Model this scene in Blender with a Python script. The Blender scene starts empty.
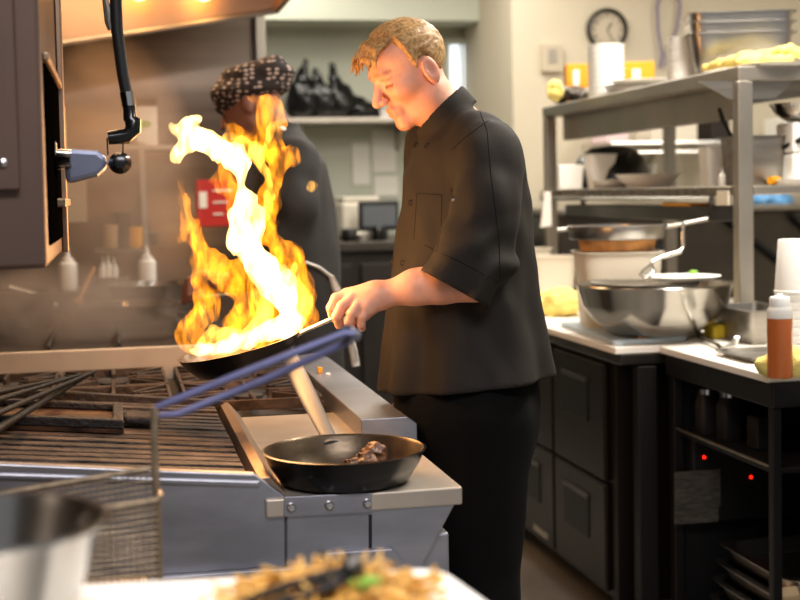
import bpy, bmesh, math, random
import numpy as np
from mathutils import Vector, Matrix
random.seed(4); rng = np.random.default_rng(4)
SC = bpy.context.scene; COL = SC.collection
# ------------------------------------------------------------------ camera
FPX = 1350.0; CX, CY = 400.0, 264.0
CAM = Vector((0, 0, 1.37)); YAW = math.radians(11.9); PITCH = math.radians(3.0); ROLL = 0.020
r0 = Vector((math.cos(YAW), -math.sin(YAW), 0))
FW = Vector((math.sin(YAW)*math.cos(PITCH), math.cos(YAW)*math.cos(PITCH), -math.sin(PITCH)))
u0 = r0.cross(FW)
RT = r0*math.cos(ROLL) - u0*math.sin(ROLL); UP = r0*math.sin(ROLL) + u0*math.cos(ROLL)
cd = bpy.data.cameras.new('camera'); cam = bpy.data.objects.new('camera', cd); COL.objects.link(cam)
cam.matrix_world = Matrix(((RT.x, UP.x, -FW.x, CAM.x), (RT.y, UP.y, -FW.y, CAM.y), (RT.z, UP.z, -FW.z, CAM.z), (0, 0, 0, 1)))
cd.sensor_width = 36; cd.lens = 36*FPX/800; cd.shift_y = -(300-CY)/800; cd.clip_start = .05
cd.dof.use_dof = True; cd.dof.focus_distance = 2.62; cd.dof.aperture_fstop = 3.7
SC.camera = cam
def ray(px, py): return FW*FPX + RT*(px-CX) - UP*(py-CY)
def PZ(px, py, Z): return CAM + ray(px, py)*(Z/FPX)
def PH(px, py, h):
    d = ray(px, py); return CAM + d*((h-CAM.z)/d.z)
def PY(px, py, Y):
    d = ray(px, py); return CAM + d*(Y/d.y)
def PX(px, py, X):
    d = ray(px, py); return CAM + d*(X/d.x)
# ------------------------------------------------------------------ materials
def lin(c):
    if isinstance(c, str):
        c = c.lstrip('#'); c = [int(c[i:i+2], 16)/255 for i in (0, 2, 4)]
    return tuple((x/12.92 if x <= .04045 else ((x+.055)/1.055)**2.4) for x in c) + (1,)
MATS = {}
def mat(name, col, rough=.5, metal=0, bump=0, bscale=40, var=0, vscale=6, stretch=(1, 1, 1), trans=0, emis=None, es=0, sss=0, coat=0, col2=None, ior=1.45, alpha=1, attr=None, spec=None, lo=.35, hi=.65):
    m = bpy.data.materials.new(name); m.use_nodes = True; nt = m.node_tree; b = nt.nodes['Principled BSDF']
    b.inputs['Base Color'].default_value = lin(col); b.inputs['Roughness'].default_value = rough
    b.inputs['Metallic'].default_value = metal; b.inputs['IOR'].default_value = ior
    b.inputs['Transmission Weight'].default_value = trans; b.inputs['Coat Weight'].default_value = coat
    b.inputs['Alpha'].default_value = alpha
    if spec is not None: b.inputs['Specular IOR Level'].default_value = spec
    if sss: b.inputs['Subsurface Weight'].default_value = sss; b.inputs['Subsurface Radius'].default_value = (.9, .35, .2); b.inputs['Subsurface Scale'].default_value = .008
    if emis: b.inputs['Emission Color'].default_value = lin(emis); b.inputs['Emission Strength'].default_value = es
    tc = nt.nodes.new('ShaderNodeTexCoord'); mp = nt.nodes.new('ShaderNodeMapping'); mp.inputs['Scale'].default_value = stretch
    nt.links.new(tc.outputs['Object'], mp.inputs[0])
    base = None
    if var or col2:
        n = nt.nodes.new('ShaderNodeTexNoise'); n.inputs['Scale'].default_value = vscale; n.inputs['Detail'].default_value = 5
        nt.links.new(mp.outputs[0], n.inputs[0]); r = nt.nodes.new('ShaderNodeValToRGB')
        r.color_ramp.elements[0].position = lo; r.color_ramp.elements[1].position = hi
        c = lin(col)
        if col2: r.color_ramp.elements[0].color = lin(col2); r.color_ramp.elements[1].color = c
        else:
            r.color_ramp.elements[0].color = tuple(x*(1-var) for x in c[:3])+(1,); r.color_ramp.elements[1].color = tuple(min(1, x*(1+var*.5)) for x in c[:3])+(1,)
        nt.links.new(n.outputs[0], r.inputs[0]); base = r.outputs[0]
    if attr:
        a = nt.nodes.new('ShaderNodeAttribute'); a.attribute_name = attr
        mx = nt.nodes.new('ShaderNodeMix'); mx.data_type = 'RGBA'; mx.blend_type = 'MULTIPLY'; mx.inputs[0].default_value = 1
        if base: nt.links.new(base, mx.inputs[6])
        else: mx.inputs[6].default_value = lin(col)
        nt.links.new(a.outputs['Color'], mx.inputs[7]); base = mx.outputs[2]
    if base: nt.links.new(base, b.inputs['Base Color'])
    if bump:
        n2 = nt.nodes.new('ShaderNodeTexNoise'); n2.inputs['Scale'].default_value = bscale; n2.inputs['Detail'].default_value = 4
        nt.links.new(mp.outputs[0], n2.inputs[0]); bp = nt.nodes.new('ShaderNodeBump'); bp.inputs['Strength'].default_value = bump; bp.inputs['Distance'].default_value = .01
        nt.links.new(n2.outputs[0], bp.inputs['Height']); nt.links.new(bp.outputs[0], b.inputs['Normal'])
    MATS[name] = m; return m
mat('steel', '#b8b4ae', .28, 1, .05, 30, .12, 3, (1, 12, 12))
mat('steel_dull', '#a39d94', .42, 1, .08, 20, .18, 5, (1, 6, 6))
mat('steel_range', '#a09fa4', .38, .85, .06, 15, .22, 5, (1, 1, 3))
mat('steel_wall', '#84776a', .3, 1, .12, 2.5, .6, 1.5, (.2, 1, 3.0))
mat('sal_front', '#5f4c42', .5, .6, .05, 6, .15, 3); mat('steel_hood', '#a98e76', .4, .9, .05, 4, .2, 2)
mat('steel_dark', '#57524c', .35, .9, .05, 8, .3, 3)
mat('steel_bowl', '#a8a49c', .2, 1, .03, 8, .1, 3)
mat('shelf_steel', '#b0a89c', .4, .9, .04, 8, .12, 4)
mat('chrome', '#d5d2cc', .15, 1)
mat('cast_iron', '#242120', .6, .3, .5, 90, .4, 30, col2='#3a302a')
mat('grill_iron', '#57473c', .6, .3, .7, 60, .4, 13, (1, 2, 2), col2='#120e0c')
mat('grate', '#4a3d34', .4, .6, .3, 60, .4, 20)
mat('black_pan', '#131211', .3, .4, .05, 60)
mat('pan_inside', '#5a4c3c', .3, .75, .08, 30, .4, 14)
mat('black', '#0c0b0b', .55); mat('shade_black', '#050403', 1, spec=0); mat('sooty', '#0e0c0a', .6, .2, .3, 90, spec=.25)
mat('black_gloss', '#141414', .2)
mat('jacket', '#231e19', .8, 0, .16, 520, spec=.3)
mat('jacket_far', '#1f1d1c', .8, 0, .1, 300)
mat('trousers', '#080706', .9, 0, .1, 300, spec=.15)
mat('button', '#0d0b0a', .55, spec=.2)
mat('skin', '#dda287', .48, 0, .06, 260, .08, 40, sss=.08, attr='tint')
mat('skin_far', '#7d5240', .55, attr='tint')
mat('hair', '#b8925f', .5, 0, 0, 200, .4, 130, (1, 1, 1), col2='#83633c', spec=.4)
mat('hair_far', '#17110e', .6)
mat('white_cloth', '#e6e2da', .8, 0, .2, 40)
mat('yellow_cloth', '#ecd579', .9, 0, .4, 120, .1, 20)
mat('white_plastic', '#efeee9', .42, sss=0)
mat('cloudy_plastic', '#eceae4', .35, trans=.35, alpha=.93)
mat('beige_plastic', '#d8cfbd', .45)
mat('board_white', '#f1ece2', .5, 0, .02, 30, .04, 5)
mat('board_blue', '#b9cbd6', .5)
mat('wall_cream', '#c4baa4', .85, 0, .03, 10, .04, 1.2)
mat('wall_pale', '#c0c3b3', .85, 0, .03, 10, .04, 1.2)
mat('ceiling', '#cfcabb', .9, 0, .05, 40)
mat('floor', '#8f8a82', .5, 0, .1, 20, .2, 4)
mat('wood_knife', '#b98352', .5)
mat('orange', '#e08a20', .6); mat('yellow_box', '#dd9712', .55)
mat('blue_rod', '#65678c', .3, .35, 0, 40, .15, 30)
mat('blue_grip', '#7f8396', .35, .6)
mat('wire_brass', '#96836a', .45, .6, .1, 60, .3, 60)
mat('red', '#b3211c', .5); mat('glass_dark', '#1c2024', .15)
mat('sauce', '#c4682e', .3, coat=.4); mat('bread', '#d89a5b', .8, 0, .4, 30, .3, 20)
mat('noodle', '#e8b45a', .5, 0, .2, 60, .25, 30); mat('green', '#7fae3a', .5)
mat('meat', '#8a5c3c', .4, 0, .5, 60, .4, 40, col2='#4a2d1b')
mat('bag', '#121212', .22, 0, .6, 12)
mat('paper', '#e4e2d8', .8); mat('paper_pink', '#e2c9c9', .8); mat('monitor', '#5c6064', .4)
mat('label', '#4d483f', .7, 0, 0, 1, .5, 40, (1, .6, 5)); mat('tan', '#b59a74', .6)
mat('window_glow', '#dfe8f2', .5, emis='#dfe9f5', es=1.4)
mat('lamp_warm', '#ffd9a0', .5, emis='#ffb566', es=14)
mat('lamp_white', '#fff6e6', .5, emis='#fff2dc', es=6)
mat('led', '#ff2010', .5, emis='#ff1808', es=6)
mat('blue_glove', '#5d93c4', .5); mat('cable', '#6b5f80', .5); mat('sponge', '#cdb02c', .9, 0, .5, 90)
mat('dark_box', '#2b2521', .5, .3, .1, 10, .3, 4)
mat('plate_steel', '#bfb2a2', .5, .75, .05, 15, .15, 5); mat('steel_handle', '#74736f', .55, .6); mat('table_dark', '#262322', .45, .6); mat('fridge', '#241a14', .42, .6, .05, 6, .3, 3)
mat('grey_switch', '#b9ad97', .5)
mat('burnt', '#241a14', .4, .6, .3, 40, .5, 12, col2='#6b4a33')
# bandana: small pale ovals on dark cloth
def bandana():
    m = mat('bandana', '#2b1f1d', .8); nt = m.node_tree; b = nt.nodes['Principled BSDF']
    tc = [n for n in nt.nodes if n.type == 'TEX_COORD'][0]; mp = [n for n in nt.nodes if n.type == 'MAPPING'][0]
    mp.inputs['Scale'].default_value = (44, 44, 74)
    v = nt.nodes.new('ShaderNodeTexVoronoi'); v.inputs['Scale'].default_value = 1.0; v.inputs['Randomness'].default_value = .45
    nt.links.new(mp.outputs[0], v.inputs['Vector']); r = nt.nodes.new('ShaderNodeValToRGB')
    r.color_ramp.elements[0].position = .28; r.color_ramp.elements[0].color = lin('#b09d92')
    r.color_ramp.elements[1].position = .40; r.color_ramp.elements[1].color = lin('#221917')
    nt.links.new(v.outputs['Distance'], r.inputs[0]); nt.links.new(r.outputs[0], b.inputs['Base Color'])
bandana()
def vol_mat(name, build):
    m = bpy.data.materials.new(name); m.use_nodes = True; nt = m.node_tree; nt.nodes.clear()
    out = nt.nodes.new('ShaderNodeOutputMaterial'); build(nt, out); MATS[name] = m
def flame_node(c, s, sc=26, lo=.35, hi=.7, mn=.15):
    def f(nt, out):
        e = nt.nodes.new('ShaderNodeEmission'); e.inputs[0].default_value = c
        tc = nt.nodes.new('ShaderNodeTexCoord'); mp = nt.nodes.new('ShaderNodeMapping'); mp.inputs['Scale'].default_value = (1.2, 1, .45); mp.inputs['Rotation'].default_value = (0, .35, 0)
        n = nt.nodes.new('ShaderNodeTexNoise'); n.inputs['Scale'].default_value = sc; n.inputs['Detail'].default_value = 3; n.inputs['Distortion'].default_value = .9
        mr = nt.nodes.new('ShaderNodeMapRange'); mr.inputs[1].default_value = lo; mr.inputs[2].default_value = hi; mr.inputs[3].default_value = mn*s; mr.inputs[4].default_value = s
        nt.links.new(tc.outputs['Object'], mp.inputs[0]); nt.links.new(mp.outputs[0], n.inputs[0]); nt.links.new(n.outputs[0], mr.inputs[0]); nt.links.new(mr.outputs[0], e.inputs[1]); nt.links.new(e.outputs[0], out.inputs['Volume'])
    return f
vol_mat('flame_outer', flame_node((1, .30, .008, 1), 105, 40, .44, .66, .06))
vol_mat('flame_mid', flame_node((1, .46, .05, 1), 150, 40, .42, .66, .12))
vol_mat('flame_core', flame_node((1, .66, .22, 1), 220, 44, .40, .62, .22))
def steam(d, col=(.95, .78, .66, 1), sc=3.2):
    def f(nt, out):
        e = nt.nodes.new('ShaderNodeVolumePrincipled'); e.inputs['Color'].default_value = col; e.inputs['Anisotropy'].default_value = .2
        tc = nt.nodes.new('ShaderNodeTexCoord'); n = nt.nodes.new('ShaderNodeTexNoise'); n.inputs['Scale'].default_value = sc; n.inputs['Detail'].default_value = 3; n.inputs['Distortion'].default_value = .6
        g = nt.nodes.new('ShaderNodeTexGradient'); g.gradient_type = 'SPHERICAL'; mp = nt.nodes.new('ShaderNodeMapping')
        nt.links.new(tc.outputs['Generated'], mp.inputs[0]); mp.inputs['Location'].default_value = (-1, -1, -1); mp.inputs['Scale'].default_value = (2, 2, 2)
        nt.links.new(mp.outputs[0], g.inputs[0]); nt.links.new(tc.outputs['Object'], n.inputs[0])
        mr = nt.nodes.new('ShaderNodeMapRange'); mr.inputs[1].default_value = .38; mr.inputs[2].default_value = .68; mr.inputs[3].default_value = .15*d; mr.inputs[4].default_value = d
        mu = nt.nodes.new('ShaderNodeMath'); mu.operation = 'MULTIPLY'
        nt.links.new(n.outputs[0], mr.inputs[0]); nt.links.new(mr.outputs[0], mu.inputs[0]); nt.links.new(g.outputs[0], mu.inputs[1])
        nt.links.new(mu.outputs[0], e.inputs['Density']); nt.links.new(e.outputs[0], out.inputs['Volume'])
    return f
vol_mat('steam', steam(21, (.9, .72, .6, 1), 5)); vol_mat('steam_thin', steam(9, (1, .74, .56, 1), 3))
# ------------------------------------------------------------------ mesh helpers
ORG = {}
def thing(name, loc, label, cat, group=None):
    o = bpy.data.objects.new(name, None); COL.objects.link(o); o.location = loc; o.empty_display_size = .05
    ORG[o.name] = Vector(loc); tag(o, label, cat, group); return o
def tag(o, label, cat, group=None, kind=None):
    o['label'] = label; o['category'] = cat
    if group: o['group'] = group
    if kind: o['kind'] = kind
    return o
class MB:
    def __init__(s): s.v = []; s.f = []; s.m = []
    def add(s, vs, fs, mi=0):
        k = len(s.v); s.v += [tuple(v) for v in vs]; s.f += [tuple(i+k for i in f) for f in fs]; s.m += [mi]*len(fs); return s
    def box(s, x0, x1, y0, y1, z0, z1, mi=0):
        return s.add([(x0, y0, z0), (x1, y0, z0), (x1, y1, z0), (x0, y1, z0), (x0, y0, z1), (x1, y0, z1), (x1, y1, z1), (x0, y1, z1)],
                     [(0, 3, 2, 1), (4, 5, 6, 7), (0, 1, 5, 4), (1, 2, 6, 5), (2, 3, 7, 6), (3, 0, 4, 7)], mi)
    def prism(s, poly, d, mi=0):      # closed polygon of 3-D points, extruded by vector d
        n = len(poly); d = Vector(d); poly = [Vector(p) for p in poly]
        return s.add(poly+[p+d for p in poly], [tuple(range(n))[::-1], tuple(range(n, 2*n))]+[(i, (i+1) % n, n+(i+1) % n, n+i) for i in range(n)], mi)
    def tube(s, pts, r, n=10, flat=1.0, mi=0, cap=True):
        pts = [Vector(p) for p in pts]; m = len(pts); rs = r if isinstance(r, (list, tuple)) else [r]*m
        vs = []; ref = None
        for i, p in enumerate(pts):
            t = (pts[min(i+1, m-1)]-pts[max(i-1, 0)]).normalized()
            if ref is None: ref = Vector((0, 0, 1)) if abs(t.z) < .9 else Vector((1, 0, 0))
            a = (ref - t*ref.dot(t)).normalized(); b = t.cross(a); ref = a
            for k in range(n):
                q = 2*math.pi*k/n; vs.append(p + a*math.cos(q)*rs[i]*flat + b*math.sin(q)*rs[i])
        fs = [(i*n+k, i*n+(k+1) % n, (i+1)*n+(k+1) % n, (i+1)*n+k) for i in range(m-1) for k in range(n)]
        if cap: fs += [tuple(range(n))[::-1], tuple(range((m-1)*n, m*n))]
        return s.add(vs, fs, mi)
    def lathe(s, prof, c, n=40, axis=(0, 0, 1), mi=0, sx=1, sy=1, pw=2.0, rot=0, caps=True):
        c = Vector(c); z = Vector(axis).normalized(); x = Vector((1, 0, 0)); x = (x - z*x.dot(z)).normalized(); y = z.cross(x); vs = []; cr, sr = math.cos(rot), math.sin(rot)
        for (r, h) in prof:
            for k in range(n):
                q = 2*math.pi*k/n; a, b = math.cos(q), math.sin(q)
                if pw != 2: a = math.copysign(abs(a)**(2/pw), a); b = math.copysign(abs(b)**(2/pw), b)
                a *= r*sx; b *= r*sy; a, b = a*cr-b*sr, a*sr+b*cr
                vs.append(c + x*a + y*b + z*h)
        m = len(prof)
        fs = [(i*n+k, i*n+(k+1) % n, (i+1)*n+(k+1) % n, (i+1)*n+k) for i in range(m-1) for k in range(n)]
        if caps and prof[0][0] > 1e-5: fs.append(tuple(range(n))[::-1])
        if caps and prof[-1][0] > 1e-5: fs.append(tuple(range((m-1)*n, m*n)))
        return s.add(vs, fs, mi)
    def build(s, name, m, parent=None, smooth=False, bevel=0, label=None, sub=0, world=None):
        vs = [Vector(v) for v in s.v]
        if parent is not None: org = ORG[parent.name]
        elif world is not None: org = Vector(world)
        else:
            a = np.array([tuple(v) for v in vs]); org = Vector(((a[:, 0].min()+a[:, 0].max())/2, (a[:, 1].min()+a[:, 1].max())/2, a[:, 2].min()))
        me = bpy.data.meshes.new(name); me.from_pydata([tuple(v-org) for v in vs], [], s.f)
        ms = m if isinstance(m, (list, tuple)) else [m]
        for q in ms: me.materials.append(MATS[q])
        if len(ms) > 1: me.polygons.foreach_set('material_index', s.m)
        bm = bmesh.new(); bm.from_mesh(me); bmesh.ops.remove_doubles(bm, verts=bm.verts, dist=1e-6); bmesh.ops.recalc_face_normals(bm, faces=bm.faces); bm.to_mesh(me); bm.free()
        if smooth: me.shade_smooth()
        o = bpy.data.objects.new(name, me); COL.objects.link(o); ORG[o.name] = org
        if parent is not None: o.parent = parent
        else: o.location = org
        if bevel:
            b = o.modifiers.new('b', 'BEVEL'); b.width = bevel; b.segments = 2; b.limit_method = 'ANGLE'; b.angle_limit = .6
        if sub:
            b = o.modifiers.new('s', 'SUBSURF'); b.levels = sub; b.render_levels = sub
        if smooth:
            me.set_sharp_from_angle(angle=math.radians(38))
        if label: o['label'] = label
        return o
def struct(o): o['kind'] = 'structure'; return o
def boxo(name, m, x0, x1, y0, y1, z0, z1, parent=None, bevel=.003, label=None):
    return MB().box(x0, x1, y0, y1, z0, z1).build(name, m, parent, bevel=bevel, label=label)
def dup(o, loc, rz=None, label=None):
    r = o.copy(); COL.objects.link(r); r.location = loc
    if rz is not None: r.rotation_euler = (0, 0, rz)
    if label: r['label'] = label
    for ch in list(o.children):
        c = ch.copy(); COL.objects.link(c); c.parent = r
        for g in ch.children:
            d = g.copy(); COL.objects.link(d); d.parent = c
    return r
def pan_mb(w, l, h, c, t=.002, lip=.018, taper=.93, rot=0, r=8):
    """open steel pan with a flanged rim; c = centre of its base"""
    m = MB(); pr = [(0, 0), (taper*.97, 0), (taper, h*.04), (1, h), (1+lip/(w/2), h), (1+lip/(w/2), h+t), (1-t/(w/2)*1.5, h+t), (taper-t/(w/2)*2, h*.04+t*1.5), (0, t)]
    m.lathe([(p*w/2, z) for p, z in pr], c, 48, sx=1, sy=l/w, pw=r, rot=rot); return m
# ------------------------------------------------------------------ noise + SDF
PERM = rng.random((32, 32, 32)).astype(np.float32)
def vnoise(x, y, z):
    xi = np.floor(x).astype(int); yi = np.floor(y).astype(int); zi = np.floor(z).astype(int)
    fx, fy, fz = x-xi, y-yi, z-zi; fx = fx*fx*(3-2*fx); fy = fy*fy*(3-2*fy); fz = fz*fz*(3-2*fz); r = 0
    for i in (0, 1):
        for j in (0, 1):
            for k in (0, 1):
                r = r + PERM[(xi+i) & 31, (yi+j) & 31, (zi+k) & 31]*(fx if i else 1-fx)*(fy if j else 1-fy)*(fz if k else 1-fz)
    return r*2-1
def smin(a, b, k):
    if k <= 0: return np.minimum(a, b)
    h = np.clip(.5+.5*(b-a)/k, 0, 1); return b+(a-b)*h - k*h*(1-h)
def smax(a, b, k): return -smin(-a, -b, k)
def rc(P, a, b, ra, rb):
    a = np.array(a[:]); d = np.array(b[:])-a; X, Y, Z = P[0]-a[0], P[1]-a[1], P[2]-a[2]
    h = np.clip((X*d[0]+Y*d[1]+Z*d[2])/max(d@d, 1e-12), 0, 1)
    return np.sqrt((X-h*d[0])**2+(Y-h*d[1])**2+(Z-h*d[2])**2) - (ra+(rb-ra)*h)
def chain(P, pts, rs, k=.01):
    f = None
    for i in range(len(pts)-1):
        g = rc(P, pts[i], pts[i+1], rs[i], rs[i+1]); f = g if f is None else smin(f, g, k)
    return f
def ell(P, c, r, ax=None):
    X, Y, Z = P[0]-c[0], P[1]-c[1], P[2]-c[2]
    if ax is not None:
        q = [X*a[0]+Y*a[1]+Z*a[2] for a in ax]; X, Y, Z = q
    k0 = np.sqrt((X/r[0])**2+(Y/r[1])**2+(Z/r[2])**2); k1 = np.sqrt((X/r[0]**2)**2+(Y/r[1]**2)**2+(Z/r[2]**2)**2)
    return k0*(k0-1)/np.maximum(k1, 1e-9)
def surfnet(fn, lo, hi, res):
    lo = np.array(lo[:], float); hi = np.array(hi[:], float); n = np.ceil((hi-lo)/res).astype(int)+1
    ax = [lo[i]+np.arange(n[i])*res for i in range(3)]
    P = np.meshgrid(*ax, indexing='ij'); V = fn(P); S = V < 0
    nx, ny, nz = n; act = np.zeros((nx-1, ny-1, nz-1), int)
    for i in (0, 1):
        for j in (0, 1):
            for k in (0, 1): act += S[i:nx-1+i, j:ny-1+j, k:nz-1+k]
    I = np.argwhere((act > 0) & (act < 8)); idx = -np.ones(act.shape, int); idx[tuple(I.T)] = np.arange(len(I))
    co = [(i, j, k) for i in (0, 1) for j in (0, 1) for k in (0, 1)]
    cv = np.stack([V[I[:, 0]+c[0], I[:, 1]+c[1], I[:, 2]+c[2]] for c in co], 1)
    acc = np.zeros((len(I), 3)); cnt = np.zeros(len(I))
    for a in range(8):
        for b in range(a+1, 8):
            if sum(abs(co[a][q]-co[b][q]) for q in range(3)) != 1: continue
            va, vb = cv[:, a], cv[:, b]; m = (va < 0) != (vb < 0); t = np.where(m, va/np.where(m, va-vb, 1), 0)
            p = np.array(co[a])[None]+t[:, None]*(np.array(co[b])-np.array(co[a]))[None]
            acc[m] += p[m]; cnt[m] += 1
    vs = lo + (I + acc/cnt[:, None])*res; F = []
    for d in range(3):
        e, g = [(1, 2), (2, 0), (0, 1)][d]
        sl0 = [slice(1, None)]*3; sl0[d] = slice(0, -1); sl1 = list(sl0); sl1[d] = slice(1, None)
        # edge from (i,j,k) to +d with e,g >=1 and <= n-2
        sl0[e] = slice(1, n[e]-1); sl0[g] = slice(1, n[g]-1); sl1[e] = sl0[e]; sl1[g] = sl0[g]
        A = S[tuple(sl0)]; B = S[tuple(sl1)]
        for flip, M in ((False, A & ~B), (True, ~A & B)):
            E = np.argwhere(M)
            if not len(E): continue
            E[:, e] += 1; E[:, g] += 1
            q = []
            for (de, dg) in ((-1, -1), (0, -1), (0, 0), (-1, 0)):
                T = E.copy(); T[:, e] += de; T[:, g] += dg; q.append(idx[T[:, 0], T[:, 1], T[:, 2]])
            q = np.stack(q, 1); F.append(q[:, ::-1] if flip else q)
    return vs, np.concatenate(F)
def sdf_mesh(parts, name, m, parent=None, tint=None, label=None, org=None, post=None):
    """parts = list of (fn, lo, hi, res); all go into ONE mesh"""
    VS = []; FS = []; k = 0
    for p in parts:
        v, f = surfnet(*p); VS.append(v); FS.append(f+k); k += len(v)
    v = np.concatenate(VS); f = np.concatenate(FS)
    if post is not None: v = post(v)
    if parent is not None: org = ORG[parent.name]
    elif org is None: org = Vector(((v[:, 0].min()+v[:, 0].max())/2, (v[:, 1].min()+v[:, 1].max())/2, v[:, 2].min()))
    me = bpy.data.meshes.new(name); me.from_pydata((v-np.array(org[:])).tolist(), [], f.tolist()); me.materials.append(MATS[m])
    if tint is not None:
        c = tint(v); a = me.color_attributes.new('tint', 'FLOAT_COLOR', 'POINT'); a.data.foreach_set('color', np.concatenate([c, np.ones((len(c), 1))], 1).astype(np.float32).ravel())
    me.shade_smooth(); o = bpy.data.objects.new(name, me); COL.objects.link(o); ORG[o.name] = Vector(org)
    if parent is not None: o.parent = parent
    else: o.location = org
    if label: o['label'] = label
    return o
def bounds(pts, r):
    a = np.array([p[:] for p in pts]); return a.min(0)-r, a.max(0)+r
def blob(name, m, c, rad, seed, amp, res, parent=None, freq=None, label=None, ax=None):
    """crumpled cloth / food lump"""
    c = Vector(c); R = max(rad)
    fr = freq or 1/(R*.45)
    def fn(P):
        return ell(P, c, rad, ax) + amp*(vnoise(P[0]*fr+seed, P[1]*fr, P[2]*fr*1.5)+.5*vnoise(P[0]*fr*2.3, P[1]*fr*2.3+seed, P[2]*fr*3))
    rr = np.array(rad) if ax is None else np.array([R]*3)
    o = sdf_mesh([(fn, np.array(c[:])-rr-amp*2-res*2, np.array(c[:])+rr+amp*2+res*2, res)], name, m, parent, label=label)
    return o
# ================================================================== SETTING
struct(boxo('floor', 'floor', -1.6, 5.2, -.6, 8.8, -.1, 0, bevel=0))
struct(boxo('ceiling', 'ceiling', -1.6, 5.2, 1.0, 8.8, 2.95, 3.05, bevel=0))
struct(boxo('wall_back', 'wall_pale', -1.6, 5.2, 8.5, 8.62, 0, 2.95, bevel=0))
struct(boxo('wall_left', 'steel_wall', -1.62, -1.5, -.6, 8.6, 0, 2.95, bevel=0))
struct(boxo('wall_right', 'wall_cream', 5.0, 5.12, -.6, 8.6, 0, 2.95, bevel=0))
XJ = PY(513, 100, 7.4).x
struct(boxo('wall_clock_side', 'wall_cream', XJ, 5.0, 7.4, 8.5, 0, 2.95, bevel=0))
xs = PY(266, 100, 5.85).x
struct(boxo('wall_steel_end', 'steel_wall', -1.5, xs-.045, 5.85, 5.93, 0, 2.95, bevel=0))
struct(boxo('trim_1', 'shelf_steel', xs-.045, xs, 5.80, 5.95, 0, 2.95, bevel=.006))
a = PY(330, 24, 8.3); struct(boxo('trim_2', 'wall_pale', -1.4, XJ, 8.1, 8.5, a.z, 2.95, bevel=0))
# window on the wall behind the chef
a = PY(448, 45, 8.48); b = PY(474, 112, 8.48)
w = boxo('window_1', 'window_glow', a.x, b.x, 8.47, 8.5, b.z, a.z, bevel=0); struct(w)
m = MB(); t = .035
for (x0, x1, z0, z1) in ((a.x-t, a.x, b.z-t, a.z+t), (b.x, b.x+t, b.z-t, a.z+t), (a.x, b.x, a.z, a.z+t), (a.x, b.x, b.z-t, b.z)): m.box(x0, x1, 8.44, 8.5, z0, z1)
m.box((a.x+b.x)/2-.008, (a.x+b.x)/2+.008, 8.455, 8.47, b.z, a.z); m.build('window_frame', 'wall_pale', w)
# ---------------- things on the back walls
c = PY(606, 30, 7.4); R = .122
ck = thing('wall_clock', (c.x, 7.4, c.z-R), 'round black-rimmed wall clock with pale dial high on the wall', 'clock')
MB().lathe([(R*.82, 0), (R, 0), (R*1.0, .03), (R*.9, .04), (R*.84, .03), (R*.82, .012)], (c.x, 7.399, c.z), 48, (0, -1, 0)).build('rim', 'black', ck, smooth=True)
MB().lathe([(0, .008), (R*.84, .008), (R*.84, .014), (0, .014)], (c.x, 7.399, c.z), 48, (0, -1, 0)).build('dial', 'grey_switch', ck)
for i in range(12):
    an = math.radians(90-30*(i+1)); cu = bpy.data.curves.new('numeral', 'FONT'); cu.body = str(i+1); cu.size = .034; cu.align_x = 'CENTER'; cu.align_y = 'CENTER'; cu.extrude = .0004
    to = bpy.data.objects.new('tmp', cu); me = bpy.data.meshes.new_from_object(to); me.materials.clear(); me.materials.append(MATS['black']); bpy.data.objects.remove(to); o = bpy.data.objects.new('numeral', me); COL.objects.link(o); o.parent = ck
    o.location = (math.cos(an)*R*.66, -.017, R+math.sin(an)*R*.66); o.rotation_euler = (math.pi/2, 0, 0)
for an, L, wd in ((52, .05, .006), (-62, .075, .004)):
    q = math.radians(an); MB().tube([(c.x, 7.380, c.z), (c.x+math.cos(q)*L, 7.380, c.z+math.sin(q)*L)], wd*.6, 6).build('hand', 'black', ck)
a = PY(541, 44, 7.38); b = PY(562, 72, 7.38)
sw = thing('wall_thermostat', (a.x, 7.4, b.z), 'small square beige thermostat box on the wall left of the clock', 'thermostat')
boxo('housing', 'grey_switch', a.x, b.x, 7.36, 7.4, b.z, a.z, sw, .004); boxo('dial_plate', 'shelf_steel', a.x+.035, b.x-.035, 7.355, 7.36, b.z+.05, a.z-.03, sw, .002)
for i, (p, lab) in enumerate(((((662, -8), (652, 20), (664, 42), (660, 68)), 'dark cable looping down the wall, leftmost of the two near the steel pans'), (((676, -8), (684, 18), (670, 40), (666, 66)), 'dark cable hanging on the wall, right one of the two beside the steel pans'))):
    pts = [PY(x, y, 7.36) for x, y in p]; sm = []; pts = [pts[0], pts[0].lerp(pts[1], .5), pts[0].lerp(pts[1], .5).lerp(pts[1].lerp(pts[2], .5), .5), pts[1].lerp(pts[2], .5), pts[1].lerp(pts[2], .5).lerp(pts[2].lerp(pts[3], .5), .5), pts[2].lerp(pts[3], .5), pts[3]]
    for k in range(len(pts)-1):
        for t in (0, .33, .66): sm.append(pts[k].lerp(pts[k+1], t))
    tag(MB().tube(sm+[pts[-1]], .009, 8).build('hanging_cable', 'cable', smooth=True), lab, 'cable', 'cables on the clock wall')
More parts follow.
